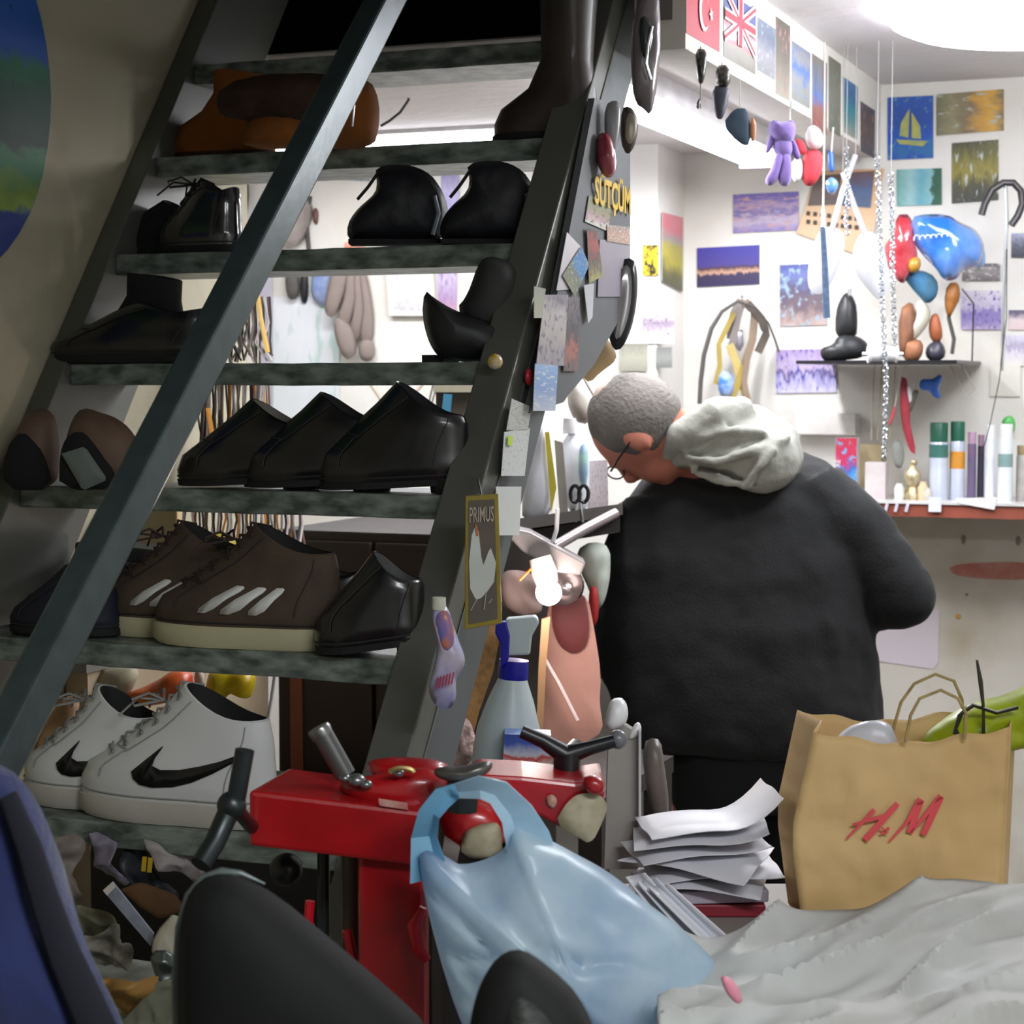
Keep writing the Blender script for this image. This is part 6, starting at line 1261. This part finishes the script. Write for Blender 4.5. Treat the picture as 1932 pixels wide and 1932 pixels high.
ribbon([(812, 1660, -.02), (800, 1580, -.01), (810, 1535, -.03), (835, 1505, -.03), (862, 1492, -.02)], [.022, .014, .012, .012, .008], 2.05).build('handle', mat('bag_handleblue', '86c2e2', .3, trans=.3), t)
ribbon([(862, 1492, -.02), (905, 1485, -.04), (940, 1495, -.04), (975, 1535, -.03), (995, 1580, -.01), (1010, 1650, .0)], [.008, .012, .014, .018, .024, .03], 2.03).build('handle', mat('bag_handlepale', 'c0def0', .3, trans=.35), t)
# contents shimmering through: darker goods inside

# ------------------------------------------------------------------ counter, paper bag, envelopes, plastic covers
t = thing('counter', 'counter table under the bags on the right', 'counter', fl_(P(1650, 1900, 2.2)))
M_ct = mat('counter_top', '8f8a84', .5, scale=4, var=.08)
cq = [P(1150, 1500, 1.75), P(2050, 1500, 1.75), P(2050, 1500, 2.55), P(1150, 1500, 2.55)]
MB().prism([V((p.x, p.y, .82)) for p in cq], -UZ, .03).build('top', M_ct, t, smooth=False)
for k in range(4):
    c = V((cq[k].x, cq[k].y, 0))*.94+V((sum(p.x for p in cq)/4, sum(p.y for p in cq)/4, 0))*.06
    MB().span((c.x-.02, c.y-.02, 0), (c.x+.02, c.y+.02, .79)).build('leg', M_bn, t, smooth=False)
M_kraft = mat('kraft_paper', 'ccab76', .75, scale=5, col2='bd9a64', bump=.5, bscale=9)
pb = thing('paper_bag', 'large brown paper shopping bag with red letters', 'paper bag', P(1690, 1760, 2.34))
Dp = 2.3
def pface(x, y, D=Dp):
    z = .01*mnoise.noise(V((x*.012, y*.012, 3)))+.006*mnoise.noise(V((x*.03, y*.03, 9)))
    return P(x, y, D+z-(y-1500)*.0001)
NX, NY = 26, 20
def edgeL(v): return 1512-60*v**.7+(0 if v < .7 else (v-.7)*50) if v < .7 else 1465+(v-.7)*60
def gr(xl, xr, yt, yb, D, zf=0):
    mb = MB(); rows = []
    for j in range(NY+1):
        v = j/NY; row = []
        for i in range(NX+1):
            u = i/NX; x = xl(v)*(1-u)+xr(v)*u; y = yt(u)*(1-v)+yb(u)*v; row.append(pface(x, y, D))
        rows.append(row)
    return rows
yt = lambda u: 1380+(22*math.sin(u*PI*1.0) if u < .5 else 22-28*(u-.5)*2)+4*math.sin(u*23)
F = gr(lambda v: 1535-38*min(1, v*2.2)+(max(0, v-.6)*50), lambda v: 1905-20*v, yt, lambda u: 1765, Dp)
Fb = [[p+FW*.13+UZ*.004 for p in r] for r in F]
mb = MB()
def gridadd(mb, G, fl=False):
    n = len(G[0]); k = mb.add([p for r in G for p in r], [])
    for j in range(len(G)-1):
        for i in range(n-1):
            f = [k+j*n+i, k+j*n+i+1, k+(j+1)*n+i+1, k+(j+1)*n+i]; mb.f.append(f[::-1] if fl else f); mb.m.append(0)
gridadd(mb, F); gridadd(mb, Fb, True)
sideL = [[F[j][0], F[j][0]*.5+Fb[j][0]*.5+RX*.02, Fb[j][0]] for j in range(NY+1)]
sideR = [[F[j][-1], F[j][-1]*.7+Fb[j][-1]*.3+RX*(.012), F[j][-1]*.35+Fb[j][-1]*.65+RX*.03, Fb[j][-1]+RX*.02] for j in range(NY+1)]
gridadd(mb, sideL, True); gridadd(mb, sideR)
gridadd(mb, [F[-1], Fb[-1]])
bb_ = mb.build('bag_body', M_kraft, pb, solid=.0015)
M_rl = mat('letter_red', 'd03a40', .5)
# H&M brush lettering, built from strokes on the face
def stroke(mb, a, b, wa, wb, D=Dp-.009):
    a = V(a); b = V(b); n = V((a.y-b.y, b.x-a.x)).normalized()
    mb.prism([P(q.x, q.y, D-(q.y-1500)*.0001) for q in (a-n*wa, b-n*wb, b+n*wb, a+n*wa)], FW, .0012)
mb = MB()
stroke(mb, (1598, 1582), (1650, 1528), 1.5, 4); stroke(mb, (1632, 1585), (1694, 1516), 6, 5); stroke(mb, (1608, 1556), (1668, 1540), 1.5, 4)
mb.build('letter_h', M_rl, bb_, smooth=False)
mb = MB(); stroke(mb, (1662, 1574), (1678, 1562), 2, 3); stroke(mb, (1664, 1562), (1674, 1574), 2, 2); mb.build('ampersand', M_rl, bb_, smooth=False)
mb = MB(); stroke(mb, (1678, 1588), (1712, 1550), 1.5, 3); stroke(mb, (1712, 1550), (1738, 1508), 3, 7); stroke(mb, (1738, 1510), (1716, 1572), 6, 6); stroke(mb, (1718, 1572), (1776, 1502), 2, 6); stroke(mb, (1776, 1503), (1742, 1575), 6, 6)
mb.build('letter_m', M_rl, bb_, smooth=False)
M_tw = mat('twine', 'a08a5c', .8, scale=60, var=.2)
def loop(pts, D, m, r=.0022, name='handle', par=pb): MB().tube([P(x, y, D) for x, y in pts], r, 6).build(name, m, par)
loop([(1680, 1410), (1688, 1365), (1700, 1325), (1725, 1290), (1765, 1272), (1800, 1285), (1815, 1320), (1818, 1380), (1812, 1400)], Dp+.1, M_tw)
loop([(1708, 1400), (1718, 1350), (1735, 1318), (1775, 1302), (1808, 1318), (1822, 1345), (1820, 1395)], Dp, M_tw)
one(MB().puff([(1575, 1400), (1600, 1375), (1640, 1358), (1678, 1362), (1690, 1395), (1695, 1420), (1640, 1425), (1590, 1420)], Dp+.06, .02, .02, n=32, wr=.012, wf=30), 'white_plastic', bagmat('plastic_clearw', 'c9cdd6', 'dfe2ea', .3, .85), 'crumpled white plastic sticking out of the paper bag', 'plastic')
yb_m = mat('lime_foil', 'bccc2a', .3, scale=14, col2='8fa01c', trans=.25)
yb = thing('gift_bag', 'lime green wrapped gift with black ribbon inside the paper bag', 'gift', P(1850, 1420, Dp+.09))
MB().puff([(1735, 1390), (1800, 1345), (1850, 1325), (1900, 1315), (1960, 1290), (1975, 1400), (1850, 1430), (1740, 1420)], Dp+.08, .035, .03, n=44, wr=.015, wf=30, smooth=1).build('wrapping', yb_m, yb)
M_rib = mat('ribbon_black', '2a2a1c', .5)
MB().tube([P(x, y, Dp+.03) for x, y in ((1843, 1245), (1850, 1285), (1855, 1330), (1856, 1385))], [.003, .006, .004, .004], 8, flat=.5).build('ribbon', M_rib, yb)
MB().tube([P(x, y, Dp+.03) for x, y in ((1800, 1385), (1810, 1350), (1835, 1330), (1880, 1345), (1920, 1335))], .005, 8, flat=.5).build('ribbon', M_rib, yb)
MB().tube([P(x, y, Dp+.03) for x, y in ((1838, 1330), (1815, 1345), (1803, 1375), (1812, 1395))], .0025, 6).build('ribbon', M_rib, yb)
# envelopes
M_env = [mat('envelope_white', 'dcdce2', .45, scale=3, var=.03), mat('envelope_cool', 'd0d5dd', .45, scale=3, var=.03)]
EC = P(1318, 1700, 2.44)
def envelope(label, z, rz, dx, dy, curl, w_=.17, d_=.12, tw=0):
    mb = MB(); nx, ny = 14, 8; top = []; bot = []
    Rz = rotm(0, 0, YAW+rz)
    for j in range(ny+1):
        r1, r2 = [], []
        for i in range(nx+1):
            u, v = i/nx-.5, j/ny-.5
            zz = curl*(max(0, u-.05)**2*4)+tw*u*v*.2+.004*math.cos(u*5)+.0015*math.sin(v*9+u*4)
            e = .006*(1-(2*abs(u))**6)*(1-(2*abs(v))**6)
            p = V((EC.x, EC.y, z))+Rz@V((u*w_+dx, v*d_+dy, zz)); r1.append(p+UZ*(e+.001)); r2.append(p-UZ*e*.3)
        top.append(r1); bot.append(r2)
    gridadd(mb, top, True); gridadd(mb, bot)
    gridadd(mb, [top[0], bot[0]]); gridadd(mb, [top[-1], bot[-1]], True)
    gridadd(mb, [[r[0] for r in top], [r[0] for r in bot]], True); gridadd(mb, [[r[-1] for r in top], [r[-1] for r in bot]])
    return one(mb, 'envelope', M_env[int(z*1000) % 2], label, 'envelope', 'white envelopes stacked beside the paper bag')
envelope('topmost curled white envelope, its corner lifting towards the paper bag', .928, .12, .01, -.005, .06)
envelope('second white envelope of the stack, directly below the curled one', .912, -.05, 0, -.01, .03)
envelope('third white envelope of the stack, turned to the left', .896, .2, -.006, 0, .02)
envelope('fourth white envelope of the stack, corner pointing at the viewer', .882, -.45, .004, -.02, .01, tw=.2)
envelope('fifth white envelope of the stack, pushed towards the paper bag', .868, .05, .016, -.004, .01)
envelope('lowest white envelope, lying on the lilac notebook', .856, -.2, .0, -.015, .0)
for k, z in enumerate((.8205, .8375)):
    c = EC.copy(); c.z = z+.008
    one(MB().box(c, (.16, .11, .016), rotm(0, 0, YAW+.1*k)), 'book', [mat('book_red', '8a1c2c', .5), mat('book_lilac', 'b8aebc', .5)][k], ['dark red book at the bottom of the envelope stack', 'lilac notebook between the red book and the envelopes'][k], 'book', smooth=False, bevel=.002)
# long white sheets sliding from the stack towards the blue bag
for k in range(3):
    mb = MB(); G = []
    for j in range(9):
        v = j/8; row = []
        for i in range(7):
            u = i/6; x = (1180+k*22)*(1-v)+(1290+k*32)*v+u*(36+14*v); y = (1655+k*10)*(1-v)+(1795+k*4)*v-u*8
            row.append(P(x, y, 2.33-.05*v-.012*k+.02*math.sin(u*3)))
        G.append(row)
    gridadd(mb, G); one(mb, 'paper_sheet', M_env[k % 2], ['leftmost white sheet sliding off the envelope stack', 'middle white sheet sliding off the envelope stack', 'right white sheet sliding off the stack, under the others'][k], 'paper', solid=.002)
one(MB().puff([(1235, 1572), (1275, 1560), (1335, 1565), (1340, 1580), (1290, 1588), (1238, 1590)], 2.5, .006, .008, n=26), 'blue_paper', mat('paper_blue', '4a55a0', .4, col2='c0c4e0', scale=30), 'blue printed paper peeking out on top of the envelopes', 'paper')
# white plastic cover over the goods in front
M_plw = bagmat('cover_white', 'dcdedc', 'cccbc7', .4, 1, .55)
gx, gy = 90, 60; mb = MB(); G = []
for j in range(gy+1):
    v = j/gy; row = []
    for i in range(gx+1):
        u = i/gx; x = 1240+u*780
        top = 1760-80*math.sin(min(1, max(0, (u-.1)/.72))*PI*.5)**1.3+(max(0, u-.8)**1.5)*700
        D = 2.16-.42*v
        yy = top+(2080-top)*v
        a_ = u*5+v*6; fold = 1.5*(.014*mnoise.noise(V((u*3+v*1.5, v*2, 1)))+.012*(1-abs(mnoise.noise(V((u*2.2+v*3.2, (u-v)*1.2, 5))))*2)**3+.004*mnoise.noise(V((u*9+v*14, v*4-u*3, 2))))
        p = P(x, yy, D-.06*math.sin(v*PI*.6)); row.append(p+UZ*fold*1.6-FW*fold*.8)
    G.append(row)
back = [G[0], [p+FW*.05-UZ*.05 for p in G[0]], [V((p.x, p.y, .83))+FW*.06 for p in G[0]]]
gridadd(mb, G, False); gridadd(mb, back, True)
one(mb, 'plastic_cover', M_plw, 'crumpled white plastic cover over goods in the lower right corner', 'plastic cover', solid=.001, kind=None)
one(MB().puff([(1360, 1840), (1385, 1850), (1400, 1885), (1390, 1895), (1368, 1870)], 1.84, .004, .004, n=20), 'pink_label', mat('label_pink', 'd88a9c', .5), 'small pink label edge between the blue bag and the white cover', 'label')

# ------------------------------------------------------------------ dark foreground shapes and blue garment
M_pad = mat('pad_black', '050607', .8, scale=20, var=.2, bump=.1, bscale=60)
t = thing('padded_seat', 'large black padded seat back with a grey edge in front of the red machine', 'seat', P(540, 2100, 1.75))
MB().puff([(345, 2100), (335, 1850), (340, 1740), (362, 1672), (400, 1648), (450, 1652), (520, 1690), (620, 1775), (720, 1862), (800, 1940), (860, 2100)], 1.75, .05, .045, n=64, rings=7).build('pad', M_pad, t)
MB().tube([P(x, y, 1.77) for x, y in ((338, 2100), (333, 1850), (340, 1750), (358, 1690), (385, 1658), (420, 1646), (455, 1648), (500, 1668))], [.005]*6+[.003, .001], 10).build('piping', mat('piping_grey', '6d7875', .3, .3), t)
t = thing('padded_seat', 'smaller black padded shape at the bottom edge beside the blue bag', 'seat', P(1000, 2050, 1.6))
MB().puff([(875, 2050), (890, 1920), (910, 1850), (945, 1800), (985, 1790), (1040, 1830), (1090, 1880), (1125, 1960), (1150, 2050)], 1.6, .04, .04, n=48).build('pad', M_pad, t)
MB().puff([(930, 2040), (945, 1900), (970, 1850), (1010, 1870), (1060, 1930), (1095, 2040)], 1.585, .036, .03, n=40).build('inner_panel', mat('panel_greyblack', '2a2c2a', .6, scale=60, var=.3, bump=.3, bscale=100, stretch=(1, 1, 4)), t)
M_blu = mat('navy_fleece', '1c2758', .9, scale=18, var=.15, sheen=.3, bump=.2, bscale=80)
one(MB().puff([(-60, 1430), (0, 1438), (40, 1465), (75, 1530), (100, 1620), (135, 1740), (185, 1860), (235, 1960), (260, 2060), (-60, 2060)], 1.65, .07, .05, n=60, rings=8, wr=.03, wf=9, smooth=1), 'blue_garment', M_blu, 'blue fleece garment hanging in the lower left corner', 'garment')
one(MB().tube([P(x, y, 1.6) for x, y in ((15, 1500), (55, 1600), (85, 1700), (120, 1800), (165, 1900), (210, 2000))], [.01, .014, .016, .018, .02, .02], 12, flat=.6), 'garment_fold', mat('navy_deep', '080a18', .9), 'dark hanging strap along the edge of the blue garment', 'strap')
# ------------------------------------------------------------------ clutter on the lowest treads
zt7 = TZ[7]
CL = [('crumpled_paper', 'crumpled grey white paper leaning under the large sneaker', [(262, 1582), (300, 1590), (365, 1590), (372, 1640), (390, 1645), (360, 1672), (340, 1650), (300, 1640)], 2.62, mat('paper_greyw', 'a39c9c', .6, scale=12, var=.12), 'paper'),
      ('leather_offcut', 'pale lilac leather offcut under the rear sneaker', [(168, 1572), (225, 1575), (222, 1600), (208, 1635), (250, 1658), (240, 1668), (175, 1640), (172, 1600)], 2.65, mat('offcut_lilac', '7d7684', .6, scale=12, var=.1), 'leather'),
      ('shoe_upper', 'crushed taupe shoe upper under the rear sneaker, beside the blue garment', [(80, 1575), (150, 1575), (160, 1610), (130, 1650), (160, 1680), (150, 1700), (105, 1690), (90, 1640)], 2.6, mat('upper_taupe', '5f564e', .6, scale=12, col2='8a7f76'), 'shoe'),
      ('shoe_upper', 'dark slate shoe upper below the lilac offcut', [(230, 1600), (262, 1600), (290, 1650), (340, 1690), (300, 1700), (240, 1660)], 2.66, mat('upper_slate', '23262e', .5), 'shoe'),
      ('cardboard_flap', 'brown cardboard flap leaning beside the black seat', [(225, 1680), (262, 1665), (330, 1690), (350, 1720), (300, 1735), (262, 1712)], 2.5, mat('cardboard', '5d3f24', .8), 'cardboard'),
      ('cloth_bundle', 'striped off white cloth bundle beside the blue garment', [(128, 1720), (150, 1706), (205, 1706), (222, 1730), (218, 1762), (190, 1775), (130, 1762)], 2.35, mat('cloth_striped', '8f8f7c', .8, scale=14, col2='6a6852', stretch=(4, 1, .5)), 'cloth'),
      ('cloth_bundle', 'loose knitted grey cloth hanging below the striped bundle', [(130, 1765), (190, 1770), (222, 1740), (220, 1800), (250, 1790), (248, 1830), (215, 1830), (180, 1840), (140, 1800)], 2.33, mat('cloth_knit', '6b6656', .9, scale=50, col2='8a8880', bump=.6), 'cloth'),
      ('cream_cup', 'cream paper cup edge left of the black seat', [(288, 1770), (330, 1730), (345, 1790), (320, 1830), (285, 1800)], 2.25, mat('cup_cream', 'a39d8a', .6), 'cup'),
      ('metal_buckle', 'grey metal buckle piece with a sharp glint beside the black seat', [(285, 1795), (320, 1790), (335, 1830), (310, 1860), (280, 1840)], 2.2, mat('buckle_grey', '5d6460', .3, .5), 'buckle'),
      ('tan_leather', 'ochre leather triangle at the bottom between garment and seat', [(182, 1848), (240, 1838), (300, 1842), (292, 1872), (255, 1905), (228, 1925), (210, 1890)], 2.2, mat('leather_ochre', '8f6a34', .6, scale=5, var=.08), 'leather'),
      ('cloth_bundle', 'greenish grey crumpled cloth at the bottom edge', [(232, 1930), (260, 1900), (305, 1855), (340, 1880), (350, 1960), (300, 1990), (240, 1980)], 2.18, mat('cloth_greenish', '5a5a4a', .9, scale=20, var=.2), 'cloth')]
for k, (nm, lab, q, D, m, c) in enumerate(CL):
    one(MB().puff(q, D, .007, .006, sheet=.045 if k not in (4, 7) else .015, n=40, rings=9, wf=17, seed=k*3, smooth=0 if k in (0, 1, 4, 9) else 1), nm, m, lab, c)
t = thing('blade_strip', 'grey worn steel strip leaning across the clutter', 'strip', P(275, 1775, 2.3))
MB().prism(gp([(194, 1680), (212, 1664), (290, 1762), (284, 1785)], 2.28), FW, .004).build('strip', mat('strip_steel', '8d93a0', .4, .3, scale=60, var=.15), t, smooth=False)
MB().prism(gp([(194, 1680), (212, 1664), (218, 1674), (202, 1690)], 2.277), FW, .001).build('paper_end', mat('strip_end', 'c0b8ae', .6), t, smooth=False)
for k, (x, y) in enumerate(((272, 1630), (283, 1632))):
    one(MB().box(P(x, y, 2.58), (.006, .004, .02), rotm(0, .1, YAW)), 'yellow_clip', mat('clip_yellow', 'b8981e', .5), ['left', 'right'][k]+' small yellow clip on the dark slate shoe upper', 'clip', 'yellow clips')
one(MB().span((-1.88, 2.72, 0), (-1.36, 3.3, .73)), 'dark_backing_box', mat('box_darkgrey', '1f1d1c', .7), 'large dark box added to darken the space behind the lowest treads', 'box', smooth=False, bevel=.005)  # added box: keeps the background of the clutter dark
t = thing('floor_pile', 'dark heap of leather scraps under the lowest visible treads', 'leather scraps')
bpy.data.objects.remove(t)
